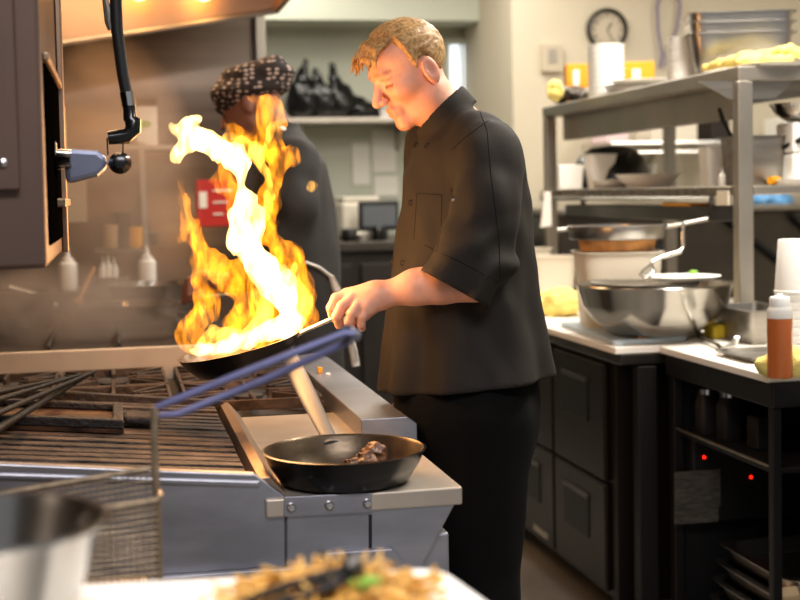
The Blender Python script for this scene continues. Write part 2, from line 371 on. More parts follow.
# shelf with black bags
a = PY(268, 119, 8.2); b = PY(420, 119, 8.2)
sh = thing('wall_shelf', (a.x, 8.45, a.z-.12), 'long narrow steel wall shelf with black bundles on it', 'shelf')
boxo('shelf_board', 'shelf_steel', a.x-.3, b.x+.1, 8.12, 8.5, a.z-.03, a.z, sh, .004)
for x in (a.x+.2, b.x-.1): MB().prism([(x, 8.5, a.z-.03), (x, 8.2, a.z-.03), (x, 8.5, a.z-.2)], (.02, 0, 0)).build('bracket', 'shelf_steel', sh)
bg = [((302, 116), (.10, .10, .32), (306, 62), 'tall crumpled black plastic bag on the shelf right behind the head wrap', 7),
      ((322, 117), (.12, .1, .27), (318, 72), 'slumped black plastic bag, second from the left on the wall shelf', 3),
      ((341, 117), (.09, .09, .30), (333, 66), 'pointed black plastic bag in the middle of the wall shelf', 5),
      ((360, 117), (.14, .09, .12), (352, 96), 'low black plastic bag nearest the chef\'s face on the wall shelf', 9)]
for (p, r, tip, lab, sd) in bg:
    q = PY(p[0], p[1], 8.27); tp = PY(tip[0], tip[1], 8.27); q.z = a.z
    def fn(P, q=q, r=r, tp=tp, sd=sd):
        f = smin(ell(P, (q.x, q.y, q.z+r[2]*.33), (r[0], r[1], r[2]*.42)), rc(P, (q.x, q.y, q.z+r[2]*.35), tp, r[0]*.6, .018), .06)
        f = f + .022*vnoise(P[0]*14+sd, P[1]*14, P[2]*9)+.012*vnoise(P[0]*34+sd, P[1]*34, P[2]*22)
        return np.maximum(f, q.z-P[2])
    tag(sdf_mesh([(fn, (q.x-r[0]-.1, q.y-.18, q.z-.02), (q.x+r[0]+.1, q.y+.18, tp.z+.08), .014)], 'plastic_bag', 'bag'), lab, 'plastic bag', 'black bags on the wall shelf')
q = PY(385, 116, 8.25); q.z = a.z
tag(MB().lathe([(.05, 0), (.07, .05), (.075, .055), (.07, .05), (.045, .006), (0, .006)], q, 24).build('small_bowl', 'white_plastic', smooth=True), 'small pale bowl at the right end of the wall shelf', 'bowl')
for (x0, y0, x1, y1, lab) in ((372, 130, 396, 172, 'upper white notice sheet on the wall below the shelf'), (352, 142, 370, 185, 'narrow white notice sheet pinned left of the upper one'), (374, 176, 398, 196, 'lower white notice sheet just above the beige box'), (490, 66, 506, 94, 'white paper sheet pinned beside the window')):
    a2 = PY(x0, y0, 8.49); b2 = PY(x1, y1, 8.49); tag(boxo('notice_sheet', 'paper', a2.x, b2.x, 8.488, 8.499, b2.z, a2.z, bevel=0), lab, 'notice', 'notices on the back wall')
# hanging towel & thing by the corner
def fn(P, a=PY(500, 122, 8.36)):
    return ell(P, (a.x, a.y, a.z), (.075, .03, .22))+.014*vnoise(P[0]*20, P[1]*20, P[2]*5)
q = PY(500, 122, 8.36); tag(sdf_mesh([(fn, (q.x-.12, q.y-.08, q.z-.27), (q.x+.12, q.y+.08, q.z+.27), .012)], 'hanging_towel', 'white_cloth'), 'white towel hanging on the wall just behind the chef\'s collar', 'towel')
q = PY(508, 98, 8.4); tag(boxo('spray_bottle', 'yellow_box', q.x-.03, q.x+.03, 8.36, 8.44, q.z-.06, q.z+.06, bevel=.01), 'small yellow dispenser on the wall above the hanging towel', 'dispenser')
# desk zone in the back
a = PY(340, 240, 7.6); b = PY(520, 240, 7.6); b.x = 2.12
ct = thing('back_counter', (a.x-.6, 7.5, 0), 'dark cabinet with a steel top along the back wall between the two cooks', 'cabinet')
boxo('worktop', 'steel_dark', a.x-.6, b.x, 7.2, 8.45, a.z-.05, a.z, ct); boxo('body', 'dark_box', a.x-.58, b.x-.02, 7.25, 8.45, .1, a.z-.05, ct)
for i in range(3):
    x = a.x-.5+i*.55; d = boxo('door', 'dark_box', x, x+.5, 7.22, 7.25, .15, a.z-.12, ct, .006); MB().tube([(x+.42, 7.2, a.z-.35), (x+.42, 7.2, a.z-.2)], .008, 8).build('door_handle', 'steel_dull', d)
zt = a.z
x0 = PY(341, 220, 7.9).x; x1 = PY(362, 220, 7.9).x; h = PY(350, 197, 7.9).z
pr = thing('office_printer', (x0, 7.9, zt), 'beige box-shaped machine on the back counter left of the grey monitor', 'printer')
boxo('body', 'beige_plastic', x0-.02, x1+.1, 7.75, 8.2, zt, h-.03, pr, .02); boxo('lid', 'beige_plastic', x0-.01, x1+.08, 7.76, 8.1, h-.029, h, pr, .01)
x0 = PY(358, 220, 7.6).x; x1 = PY(398, 220, 7.6).x; h = PY(370, 201, 7.6).z
mo = thing('computer_monitor', (x0, 7.6, zt), 'grey monitor standing on the back counter behind the chef\'s chest', 'monitor')
boxo('housing', 'black', x0, x1, 7.56, 7.6, zt+.05, h, mo, .01); boxo('screen', 'monitor', x0+.02, x1-.02, 7.552, 7.562, zt+.075, h-.025, mo, 0); boxo('stand', 'black', (x0+x1)/2-.05, (x0+x1)/2+.05, 7.56, 7.66, zt+.001, zt+.06, mo)
for i, (x, h, r, mt, lab) in enumerate(((350, .07, .05, 'black', 'short dark tin on the back counter in front of the beige machine'), (362, .05, .06, 'steel_dull', 'small steel dish on the back counter below the monitor'), (378, .08, .04, 'black_gloss', 'dark jar on the back counter right of the small dish'))):
    q = PY(x, 245, 7.35); tag(MB().lathe([(r*.9, 0), (r, h*.1), (r, h*.8), (r*.8, h), (0, h)], (q.x, 7.35, zt), 24).build(('tin', 'dish', 'jar')[i], mt, smooth=True), lab, ('tin', 'dish', 'jar')[i])

# ================================================================== HOOD
zf = PY(200, 23, 5.15).z; zl = PY(130, 33, 5.15).z; zr = PY(274, 11, 5.15).z; xr = PY(274, 11, 5.15).x; xl = -1.3
sl = (zr-zl)/(xr-PY(130, 33, 5.15).x); zL = zr - sl*(xr-xl)
hd = thing('extraction_hood', (xl, 3.2, zL), 'large stainless extraction hood glowing orange above the cook line', 'hood')
m = MB()
def slab(m, p, n): m.prism(p, n)
m.prism([(xl, 5.15, zL), (xr, 5.15, zr), (xr, 5.15, 2.94), (xl, 5.15, 2.94)], (0, .02, 0)).build('end_panel', 'steel_hood', hd)
MB().prism([(xr, 1.2, zr+.0), (xr, 5.17, zr), (xr, 5.17, 2.94), (xr, 1.2, 2.94)], (.02, 0, 0)).build('side_panel', 'steel_hood', hd)
MB().box(xl, xr, 1.2, 5.15, 2.90, 2.94).build('top_panel', 'steel_hood', hd)
MB().tube([(xl, 5.14, zL), (xr+.01, 5.14, zr), (xr+.01, 1.2, zr)], .012, 8).build('rim', 'steel_dull', hd)
lp = thing('hood_lamp', (.06, 4.75, 2.24), 'bright warm lamp fixed under the hood at the top edge', 'lamp')
lx = PY(148, 4, 4.95).x; lz = PY(148, 4, 4.95).z
for dx in (-.03, .20): MB().lathe([(0, -.06), (.04, -.045), (.055, 0), (.045, .05), (.03, .08), (0, .085)], (lx+dx, 4.98, lz+.075), 24).build('bulb', 'lamp_warm', lp, smooth=True)
MB().box(lx-.10, lx+.28, 4.9, 5.06, lz+.161, lz+.22).build('housing', 'steel_dull', lp, bevel=.01)

# ================================================================== SALAMANDER (upper left)
c = PY(47, 268, 2.0); X1 = c.x; Z0 = c.z
sa = thing('salamander_broiler', (X1-.3, 2.2, Z0), 'tall brown-lit steel broiler box hanging at the left edge of the picture', 'broiler')
yb = 2.62
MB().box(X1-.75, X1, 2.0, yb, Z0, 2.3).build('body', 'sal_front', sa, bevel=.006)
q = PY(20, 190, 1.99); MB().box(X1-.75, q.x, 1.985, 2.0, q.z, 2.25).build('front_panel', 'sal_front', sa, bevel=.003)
MB().lathe([(.006, 0), (.006, .004), (0, .006)], PY(3, 163, 1.985), 16, (0, -1, 0)).build('screw', 'steel', sa)
def sideq(x, y): p = PX(x, y, X1); return p
# side face parts; a flat black sheet paints the opening's dark inside
def sbox(name, m, y0, y1, z0, z1, d0, d1, par=sa, bevel=.003): return MB().box(X1+d0, X1+d1, y0, y1, z0, z1).build(name, m, par, bevel=bevel)
sbox('opening_shade', 'shade_black', 2.07, 2.56, Z0+.03, Z0+.30, .0, .004, bevel=0)
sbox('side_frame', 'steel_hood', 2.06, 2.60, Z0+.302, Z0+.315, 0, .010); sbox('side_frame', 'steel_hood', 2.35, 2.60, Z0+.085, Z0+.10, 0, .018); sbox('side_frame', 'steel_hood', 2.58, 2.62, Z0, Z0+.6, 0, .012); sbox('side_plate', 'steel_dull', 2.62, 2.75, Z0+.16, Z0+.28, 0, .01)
# projecting grey handle block with a chromed hinge and a knob on a rod
Yh = 2.3; D = Yh
hb = thing('broiler_lever', (X1+.02, Yh, PY(70, 170, Yh).z), 'blue-grey wedge-shaped lever sticking out of the broiler\'s side', 'lever')
poly = [PY(63, 148, Yh), PY(97, 150, Yh), PY(107, 157, Yh), PY(107, 168, Yh), PY(98, 176, Yh), PY(66, 184, Yh)]
MB().prism(poly, (0, .09, 0)).build('lever_arm', 'blue_grip', hb, bevel=.008)
hi = [PY(50, 160, Yh), PY(58, 150, Yh), PY(70, 156, Yh), PY(70, 166, Yh), PY(58, 166, Yh)]
MB().tube([PY(48, 162, Yh+.04), PY(58, 163, Yh), PY(70, 160, Yh)], [.014, .011, .012], 12).tube([PY(52, 143, Yh+.03), PY(53, 160, Yh+.02)], .008, 10).tube([PY(56, 153, Yh-.01), PY(71, 154, Yh-.01)], .007, 10).build('hinge', 'chrome', hb, smooth=True)
MB().lathe([(0, -.019), (.012, -.015), (.019, 0), (.012, .015), (0, .019)], PY(120, 163, Yh), 24, (0, -1, .2)).build('knob', 'black_gloss', hb, smooth=True)
MB().tube([PY(106, 163, Yh+.02), PY(117, 163, Yh)], .0035, 8).build('knob_rod', 'chrome', hb)
# gas pipe
Yp = 2.45
pp = thing('gas_pipe', PY(112, 0, Yp)[:], 'black pipe with chromed collar and elbow hanging down under the hood', 'pipe')
MB().tube([PY(110, -140, Yp), PY(117, 30, Yp), PY(123, 75, Yp), PY(127, 96, Yp)], .0105, 14).build('pipe', 'black', pp, smooth=True)
MB().tube([PY(127, 92, Yp), PY(129, 106, Yp)], .013, 14).build('collar', 'chrome', pp, smooth=True)
MB().tube([PY(129, 104, Yp), PY(130, 118, Yp), PY(133, 121, Yp), PY(133, 130, Yp), PY(127, 136, Yp), PY(108, 138, Yp)], [.011, .012, .0145, .0145, .014, .012], 14).build('elbow', 'black_gloss', pp, smooth=True)
MB().tube([PY(107, 138, Yp), PY(108, 155, Yp)], .0015, 6).tube([PY(123, 140, Yp), PY(123, 154, Yp)], .0015, 6).build('wire', 'black', pp)
MB().tube([PY(104, -6, Yp), PY(107, 8, Yp), PY(108, 22, Yp), PY(110, 30, Yp)], [.004, .007, .006, .004], 8).build('clamp', 'steel_dull', pp, smooth=True)

# ================================================================== BEHIND THE FLAME, FAR LEFT
a = PY(135, 108, 5.7); b = PY(157, 146, 5.7)
bx = thing('carton', (a.x, 5.7, b.z), 'small white carton with a green mark standing high on the steel wall', 'box')
boxo('box', 'paper', a.x, b.x, 5.6, 5.8, b.z, a.z, bx, .003); boxo('flap', 'dark_box', a.x-.02, b.x, 5.6, 5.8, a.z+.001, a.z+.03, bx, .003)
MB().lathe([(0, 0), (.03, 0), (.03, .002), (0, .002)], PY(144, 124, 5.599), 20, (0, -1, 0), sy=.5).build('mark', 'green', bx)
q = PY(146, 146, 5.7); tag(boxo('wall_ledge', 'steel_dull', q.x-.1, q.x+.12, 5.58, 5.85, q.z-.02, q.z-.001), 'small steel ledge carrying the white carton', 'shelf')
a = PY(140, 142, 5.6); b = PY(148, 330, 5.6)
vp = thing('wall_pipe', (a.x, 5.6, b.z), 'thin vertical steel pipe running down the steel wall', 'pipe')
MB().tube([(a.x, 5.6, a.z-.002), (a.x+.01, 5.6, b.z-.1)], .02, 12).build('pipe', 'steel_dull', vp, smooth=True); boxo('pipe_clamp', 'steel_dark', a.x-.05, a.x+.06, 5.59, 5.85, b.z+.35, b.z+.4, vp)
a = PY(196, 180, 5.8); b = PY(238, 226, 5.8)
rs = thing('red_sign', (a.x, 5.83, b.z), 'red wall sign with white lettering behind the flame', 'sign')
boxo('panel', 'red', a.x, b.x, 5.82, 5.85, b.z, a.z, rs, .004)
boxo('emblem', 'paper', a.x+.012, a.x+.045, 5.815, 5.82, b.z+.08, a.z-.05, rs, 0)
for k in range(3): boxo('text_line', 'paper', a.x+.07, b.x-.02-.02*k, 5.815, 5.82, a.z-.05-.05*k, a.z-.043-.05*k, rs, 0)
a = PY(86, 139, 5.8); b = PY(62, 120, 5.8)
q = PY(72, 206, 5.8); sbx = boxo('switch_box', 'grey_switch', q.x-.045, q.x+.06, 5.78, 5.85, q.z-.07, q.z+.13, bevel=.004); tag(sbx, 'square beige electrical box on the steel wall under the broiler lever', 'electrical box')
# wire shelf and things left
zs = PY(115, 251, 5.5).z
wr = thing('wire_rack', PY(100, 251, 5.6)[:], 'small wire rack of spice tubs on the steel wall in the haze', 'rack')
m = MB(); xa, xb = PY(95, 250, 5.5).x, PY(146, 250, 5.5).x
for k in range(7): m.tube([(xa+(xb-xa)*k/6, 5.45, zs), (xa+(xb-xa)*k/6, 5.85, zs)], .004, 6)
for y in (5.45, 5.6, 5.8): m.tube([(xa, y, zs), (xb, y, zs)], .006, 6)
m.build('rack_wires', 'steel_dull', wr)
for i, (x, mt, h, lab) in enumerate(((112, 'tan', .08, 'pale tub at the left of the hazy wire rack'), (124, 'dark_box', .13, 'dark tall tub in the middle of the hazy wire rack'), (135, 'yellow_box', .07, 'yellow tub at the right end of the hazy wire rack'))):
    q = PY(x, 245, 5.6); tag(MB().lathe([(.03, 0), (.035, h*.2), (.035, h), (.037, h), (.037, h+.015), (0, h+.015)], (q.x, 5.6, zs+.007), 20).build('spice_tub', mt, smooth=True), lab, 'tub', 'tubs on the wire rack')

# far station: dark stove block, pot, bottles
zs2 = .93
fs = thing('far_stove', (0, 4.8, 0), 'dark far stove block behind the pale splash plate', 'stove')
boxo('body', 'steel_dark', -.9, .36, 3.98, 5.8, .1, zs2-.05, fs); boxo('cooktop', 'cast_iron', -.9, .36, 3.98, 5.8, zs2-.05, zs2, fs); 
for k in range(6): MB().tube([(-.8+.2*k, 4.0, zs2+.015), (-.8+.2*k, 5.2, zs2+.015)], .008, 6).build('grate_bar', 'cast_iron', fs)
boxo('rear_ledge', 'steel_dark', -.9, .36, 5.35, 5.8, zs2, zs2+.08, fs)
q = PZ(128, 312, 4.6); R = .165
po = thing('wide_pot', (q.x, q.y, zs2+.024), 'wide shallow steel pan steaming on the far stove', 'pan')
MB().lathe([(0, 0), (R*.85, 0), (R*.97, .02), (R, .055), (R+.01, .06), (R, .061), (R*.95, .055), (R*.93, .02), (0, .01)], (q.x, q.y, zs2+.024), 48).build('bowl', 'steel_bowl', po, smooth=True)
MB().tube([(q.x+R, q.y-.02, zs2+.075), (q.x+R+.08, q.y-.06, zs2+.10), (q.x+R+.2, q.y-.12, zs2+.115)], [.012, .01, .012], 8, .5).build('handle', 'steel', po, smooth=True)
po2 = thing('stacked_pan', (q.x+.1, q.y+.42, zs2+.024), 'second steel pan behind the steaming one on the far stove', 'pan')
MB().lathe([(0, 0), (R*.8, 0), (R*.9, .02), (R, .09), (R+.012, .1), (R, .1), (R*.9, .03), (0, .01)], (q.x+.1, q.y+.42, zs2+.024), 48).build('bowl', 'steel_bowl', po2, smooth=True)
MB().tube([(q.x+.1+R, q.y+.42, zs2+.12), (q.x+.1+R+.2, q.y+.38, zs2+.16)], .01, 8).build('handle', 'steel', po2, smooth=True)
q = PZ(16, 298, 4.4)
po3 = thing('saucepan', (q.x, q.y, zs2+.024), 'dark saucepan at the far left with its handle raised in the haze', 'saucepan')
MB().lathe([(0, 0), (.11, 0), (.12, .02), (.12, .12), (.112, .12), (.11, .02), (0, .01)], (q.x, q.y, zs2+.024), 40).build('bowl', 'steel_dark', po3, smooth=True)
MB().tube([(q.x-.02, q.y, zs2+.16), (q.x+.07, q.y, zs2+.13), (q.x+.13, q.y, zs2+.09)], .010, 8).build('handle', 'steel', po3, smooth=True)
def squeeze(name, x, y, z, r, h, mb, mt, lab, cat='squeeze bottle', grp=None, parent_thing=True):
    t = thing(name, (x, y, z), lab, cat, grp)
    MB().lathe([(r*.9, 0), (r, r*.15), (r, h*.62), (r*.75, h*.68), (0, h*.68)], (x, y, z), 28).build('bottle_body', mb, t, smooth=True)
    MB().lathe([(r*.62, h*.68), (r*.62, h*.75), (r*.3, h*.78), (r*.12, h), (0, h)], (x, y, z), 20).build('nozzle', mt, t, smooth=True)
    return t
for (x, yb, hh, rr, lab) in ((69, 296, .17, .036, 'pale squeeze bottle half lost in steam, left of the wooden spoon'), (148, 300, .17, .036, 'white squeeze bottle on the ledge right beside the wall pipe'),
                  (104, 297, .12, .017, 'small slim squeeze bottle, leftmost of the three in the steel tub'), (109, 297, .13, .017, 'small slim squeeze bottle, middle of the three in the steel tub'), (115, 297, .12, .017, 'small slim squeeze bottle, rightmost of the three in the steel tub')):
    q = PY(x, yb, 5.5); squeeze('squeeze_bottle', q.x, 5.5, zs2+.081 if rr > .02 else zs2+.09, rr, hh, 'white_plastic', 'white_plastic', lab, grp='squeeze bottles on the far ledge')
q = PY(109, 297, 5.5); tag(MB().lathe([(0, 0), (.075, 0), (.08, .05), (.075, .05), (.07, .007), (0, .007)], (q.x, 5.5, zs2+.081), 28).build('steel_tub', 'steel_dull', smooth=True), 'low steel tub holding three small squeeze bottles', 'tub')
q = PY(92, 300, 5.2); w = thing('wooden_spoon', (q.x, 5.2, zs2+.1), 'wooden spoon leaning up out of the steam', 'spoon')
MB().tube([PZ(79, 300, 4.55), PZ(94, 268, 4.7)], .007, 8).build('spoon_handle', 'wood_knife', w, smooth=True); q = PZ(78, 303, 4.55); MB().lathe([(0, -.03), (.02, 0), (0, .03)], q, 16, (.3, 0, .9)).build('spoon_bowl', 'wood_knife', w, smooth=True)

# ================================================================== RANGE
PLZ = .88; Yf = 2.165
rg = thing('cooking_range', (.1, 3.0, 0), 'long steel cooking range with charbroiler and burners the chef works at', 'range')
# body, from a profile
XR = .553
MB().box(-.45, XR-.02, Yf+.01, 3.78, .1, .80).build('body', 'steel_range', rg, bevel=.004)
# near end panel: side of the charbroiler (tilted top) + ledge face
gl = PY(0, 462, 2.19); gr = PY(258, 472, 2.19)
poly = [PY(-60, 461, Yf), PY(150, 470, Yf), PY(254, 474, Yf), PY(286, 497, Yf), PY(286, 700, Yf), PY(-60, 700, Yf)]
MB().prism(poly, (0, .02, 0)).build('side_panel', 'steel_range', rg, bevel=.003)
poly = [PY(286, 498, Yf-.004), PY(458, 489, Yf-.004), PY(459, 497, Yf-.004), PY(424, 562, Yf-.004), PY(424, 700, Yf-.004), PY(286, 700, Yf-.004)]
MB().prism(poly, (0, .02, 0)).build('end_panel', 'steel_range', rg, bevel=.003)
poly = [PY(284, 497, Yf-.01), PY(372, 493, Yf-.01), PY(372, 512, Yf-.01), PY(284, 517, Yf-.01)]
MB().prism(poly, (0, .006, 0)).build('bolted_strip', 'steel_range', rg, bevel=.001)
for (x, y) in ((291, 507), (329, 505), (367, 503)): MB().lathe([(.0078, 0), (.0078, .004), (.005, .008), (0, .009)], PY(x, y, Yf-.008), 16, (0, -1, 0)).build('bolt', 'chrome', rg, smooth=True, label='round chromed bolt')
MB().prism([PY(369, 515, Yf-.006), PY(372, 515, Yf-.006), PY(372, 575, Yf-.006), PY(369, 575, Yf-.006)], (0, .004, 0)).build('panel_gap', 'black', rg)
MB().prism([PY(150, 578, Yf-.02), PY(322, 566, Yf-.02), PY(326, 553, Yf-.02), PY(392, 549, Yf-.02), PY(404, 563, Yf-.02), PY(404, 700, Yf-.02), PY(150, 700, Yf-.02)], (0, .015, 0)).build('lower_panel', 'steel_range', rg, bevel=.002)
# flat steel plate top
a = PH(286, 497, PLZ); b = PH(458, 488, PLZ)
MB().box(.225, XR, Yf-.008, 2.66, PLZ-.03, PLZ).build('landing_plate', 'plate_steel', rg, bevel=.003)
MB().box(.225, .475, 2.66, 2.99, PLZ-.03, PLZ).build('rear_plate', 'plate_steel', rg, bevel=.003)
# rail with chamfered front end
zr_ = .92
MB().prism([(.47, 2.64, PLZ-.06), (.47, 2.64, zr_), (.565, 2.64, zr_), (.585, 2.64, zr_-.015), (.585, 2.64, PLZ-.06)], (0, 1.14, 0)).build('front_rail', 'steel_range', rg, bevel=.002)
# grill frame right edge (diagonal dark gap + lip)
tilt = .095
def gz(x): return .905 + (.215-x)*tilt          # charbroiler surface height
MB().prism([(.218, 2.19, gz(.218)+.004), (.236, 2.19, PLZ+.03), (.262, 2.19, PLZ+.0), (.21, 2.19, PLZ)], (0, .83, 0)).build('drip_edge', 'steel_hood', rg, bevel=.001)
# charbroiler bars (run along X, tilted)
nb = 17
for k in range(nb):
    y = 2.24 + .74*k/(nb-1); xr_ = .205; 
    dz = random.uniform(-.002, .002); MB().prism([(-.42, y-.019, gz(-.42)-.02), (-.42, y+.019, gz(-.42)-.02), (-.42, y+.015, gz(-.42)+dz), (-.42, y-.015, gz(-.42)+dz)], (.42+xr_, 0, gz(xr_)-gz(-.42))).build('grill_bar', 'grill_iron', rg, bevel=.0015)
MB().prism([(-.45, 2.2, gz(-.45)-.06), (.22, 2.2, gz(.22)-.06), (.22, 3.0, gz(.22)-.06), (-.45, 3.0, gz(-.45)-.06)], (0, 0, .02)).build('grill_bed', 'burnt', rg)
MB().prism([(-.45, Yf-.004, gz(-.45)-.006), (.218, Yf-.004, gz(.218)-.006), (.218, Yf-.004, gz(.218)+.006), (-.45, Yf-.004, gz(-.45)+.006)], (0, .045, 0)).build('front_lip', 'steel_range', rg, bevel=.004)
MB().prism([(-.45, 3.0, PLZ-.02), (.225, 3.0, PLZ-.02), (.225, 3.0, gz(.225)+.012), (-.45, 3.0, gz(-.45)+.022)], (0, .025, 0)).build('rear_divider', 'cast_iron', rg, bevel=.002)
for k in range(3):
    p = PH((30, 110, 195)[k], (442, 446, 440)[k], .93); 
# burner section
MB().box(-.45, .47, 3.03, 3.74, .80, .875).build('burner_tray', 'cast_iron', rg)
def grate(cx, cy, w, l):
    g = MB(); z = .905; r = .0055; h = .9
    for (x0, y0, x1, y1) in ((-w, -l, w, -l), (-w, l, w, l), (-w, -l, -w, l), (w, -l, w, l), (-w, 0, -w*.3, 0), (w*.3, 0, w, 0), (0, -l, 0, -l*.3), (0, l*.3, 0, l), (-w, -l, -w*.35, -l*.35), (w, l, w*.35, l*.35), (-w, l, -w*.35, l*.35), (w, -l, w*.35, -l*.35), (-w, -l*.5, -w*.45, -l*.25), (w, -l*.5, w*.45, -l*.25), (-w, l*.5, -w*.45, l*.25), (w, l*.5, w*.45, l*.25)):
        g.prism([Vector((cx+x0, cy+y0, z-.006))+Vector((0, 0, s2)) + Vector((y1-y0, x0-x1, 0)).normalized()*s1 for s1, s2 in ((-.006, -.012), (.006, -.012), (.004, .012), (-.004, .012))], (x1-x0, y1-y0, 0))
    for sx in (-1, 1):
        for sy in (-1, 1): g.box(cx+sx*w-.006, cx+sx*w+.006, cy+sy*l-.006, cy+sy*l+.006, .874, .9)
    g.build('burner_grate', 'grate', rg, bevel=.001)
    MB().lathe([(.05, .875), (.05, .885), (.035, .89), (.035, .898), (0, .9)], (cx, cy, 0), 24).build('burner', 'cast_iron', rg, smooth=True)
for cx in (-.29, -.015, .30):
    for cy in (3.205, 3.555): grate(cx, cy, .13 if cx < .2 else .15, .165)
# splash plate at the far end of the range + side post left
a = PY(22, 352, 3.80); b = PY(182, 350, 3.80)
MB().box(-.45, .47, 3.79, 3.81, .80, a.z).build('splash_plate', 'plate_steel', rg, bevel=.003)
MB().box(-.6, -.36, 3.03, 3.79, .8, 1.0).build('side_splash', 'steel_range', rg, bevel=.003)

# cast-iron press and long tongs on the grill
g0 = PH(128, 424, .935); zz = .002
pr = thing('grill_press', (-.1, 2.75, gz(-.1)), 'rectangular cast-iron frame plate with a tab handle lying on the charbroiler', 'grill plate')
ya, yb_ = 2.58, 2.82; xa, xb = -.40, .005
def onz(x): return gz(x)+.003
def gbox(x0, x1, y0, y1, h0, h1): return MB().prism([(x0, y0, onz(x0)+h0), (x0, y1, onz(x0)+h0), (x0, y1, onz(x0)+h1), (x0, y0, onz(x0)+h1)], (x1-x0, 0, onz(x1)-onz(x0)))
gbox(xa, xb, ya, yb_, 0, .008).build('plate', 'burnt', pr); gbox(xa, xb, ya, ya+.022, .008, .026).build('edge', 'cast_iron', pr, bevel=.003); gbox(xa, xb, yb_-.018, yb_, .008, .022).build('edge', 'cast_iron', pr, bevel=.003)
gbox(xb-.02, xb, ya+.022, yb_-.018, .008, .026).build('edge', 'cast_iron', pr, bevel=.003)
gbox(xb+.001, xb+.07, (ya+yb_)/2-.035, (ya+yb_)/2+.035, .004, .02).build('tab_handle', 'cast_iron', pr, bevel=.006)
for i, ((x0, y0), (x1, y1), r, lab) in enumerate((((-30, 446), (88, 374), .007, 'thick black metal rod lowest in the sheaf lying over the grill'), ((-30, 425), (94, 372), .005, 'middle black metal rod in the sheaf lying over the grill'), ((-30, 408), (80, 375), .0045, 'upper thin black metal rod in the sheaf over the grill'), ((-30, 398), (66, 378), .004, 'topmost black metal rod in the sheaf over the grill'))):
    a = PY(x0, y0, 2.3); b = PY(x1, y1, 3.06); tag(MB().tube([a, a.lerp(b, .5), b], [r*1.3, r, r*.9], 10).build('skewer_rod', 'sooty', smooth=True), lab, 'rod', 'black rods over the grill')

# crumbs on the rail
for (x, y, s, c_, n, lab) in ((320, 372, .006, 'yellow_box', 'crumb', 'tiny yellow crumb standing on the range rail'), (328, 374, .006, 'paper', 'crumb', 'tiny white crumb lying on the range rail')):
    p = PH(x, y-1, .925); p.z = .9205
    p.x = min(max(p.x, .48), .56); tag(MB().box(p.x-s, p.x+s, p.y-s, p.y+s, .9203, .9203+s*(2.4 if c_ == 'yellow_box' else .8)).build(n, c_, bevel=.002), lab, 'crumb')

# ================================================================== RESTING FRY PAN
def frypan(c, R, H, tiltax=None):
    pass
q = PH(344, 470, PLZ+.02); 
_c = PH(344, 449, PLZ+.056); cxp, cyp = _c.x, _c.y
pan = thing('frying_pan', (cxp, cyp, PLZ+.001), 'black frying pan with browned meat resting on the steel ledge, handle pointing away', 'frying pan')
R = .1385; H = .055
prof = [(0, 0), (R*.72, 0), (R*.80, .005), (R*.93, H*.6), (R, H), (R+.002, H+.001), (R-.002, H+.002), (R-.006, H-.002), (R*.9, H*.55), (R*.76, .008), (R*.6, .006), (0, .006)]
MB().lathe(prof[:7], (cxp, cyp, PLZ+.001), 64, caps=False).build('pan_bowl', 'black_pan', pan, smooth=True)
MB().lathe(prof[6:], (cxp, cyp, PLZ+.001), 64, caps=False).build('cooking_surface', 'pan_inside', pan, smooth=True)
zb = PLZ+.001+H
hp = [PZ(332, 443, 2.43), PZ(324, 428, 2.47), PZ(310, 400, 2.55), PZ(293, 365, 2.66), PZ(287, 352, 2.7)]
MB().tube(hp, [.015, .016, .019, .021, .020], 12, .35).build('handle', 'steel_handle', pan, smooth=True)
for (x, y, r, sd, lab) in ((376, 452, .026, 2, 'largest browned meat chunk at the right in the resting pan'), (366, 455, .019, 5, 'second browned meat chunk left of the largest in the resting pan'), (385, 448, .017, 9, 'small browned meat chunk at the pan\'s right wall'), (352, 457, .014, 11, 'smallest meat scrap, leftmost in the resting pan')):
    p = PH(x, y-3, .915); p.z = PLZ+.009+r*.62; tag(blob('meat_chunk', 'meat', p, (r, r*.85, r*.75), sd, .006, .0035), lab, 'meat', 'meat in the resting pan')

# ================================================================== FOREGROUND
TZ = 1.0
a = PH(436, 567, TZ+.022)
tb = thing('prep_table', (.0, 1.1, 0), 'steel prep table at the bottom edge under the white board', 'table')
MB().box(-.6, .27, .75, 1.19, TZ-.04, TZ).build('table_top', 'steel_dull', tb, bevel=.004)
for x in (-.56, .23):
    for y in (.8, 1.15): MB().box(x-.02, x+.02, y-.02, y+.02, 0, TZ-.04).build('leg', 'steel_dull', tb)
# board
c1, c2 = PH(30, 587, TZ+.02), PH(440, 567, TZ+.02); c3 = PH(520, 625, TZ+.02); c4 = PH(-10, 660, TZ+.02)
def round_poly(P, r, n=6):
    out = []
    for i in range(len(P)):
        a, b, c = P[i-1], P[i], P[(i+1) % len(P)]; d1 = (a-b).normalized()*r; d2 = (c-b).normalized()*r
        for k in range(n+1):
            t = k/n; out.append((b+d1)*(1-t)**2 + b*2*t*(1-t) + (b+d2)*t*t)
    return out
pl = [Vector((p.x, p.y, TZ+.001)) for p in (c1, c2, c3, c4)]
tag(MB().prism(round_poly(pl, .03), (0, 0, .019)).build('cutting_board', 'board_white', bevel=.003), 'white cutting board blurred along the bottom edge, food heaped on it', 'cutting board')
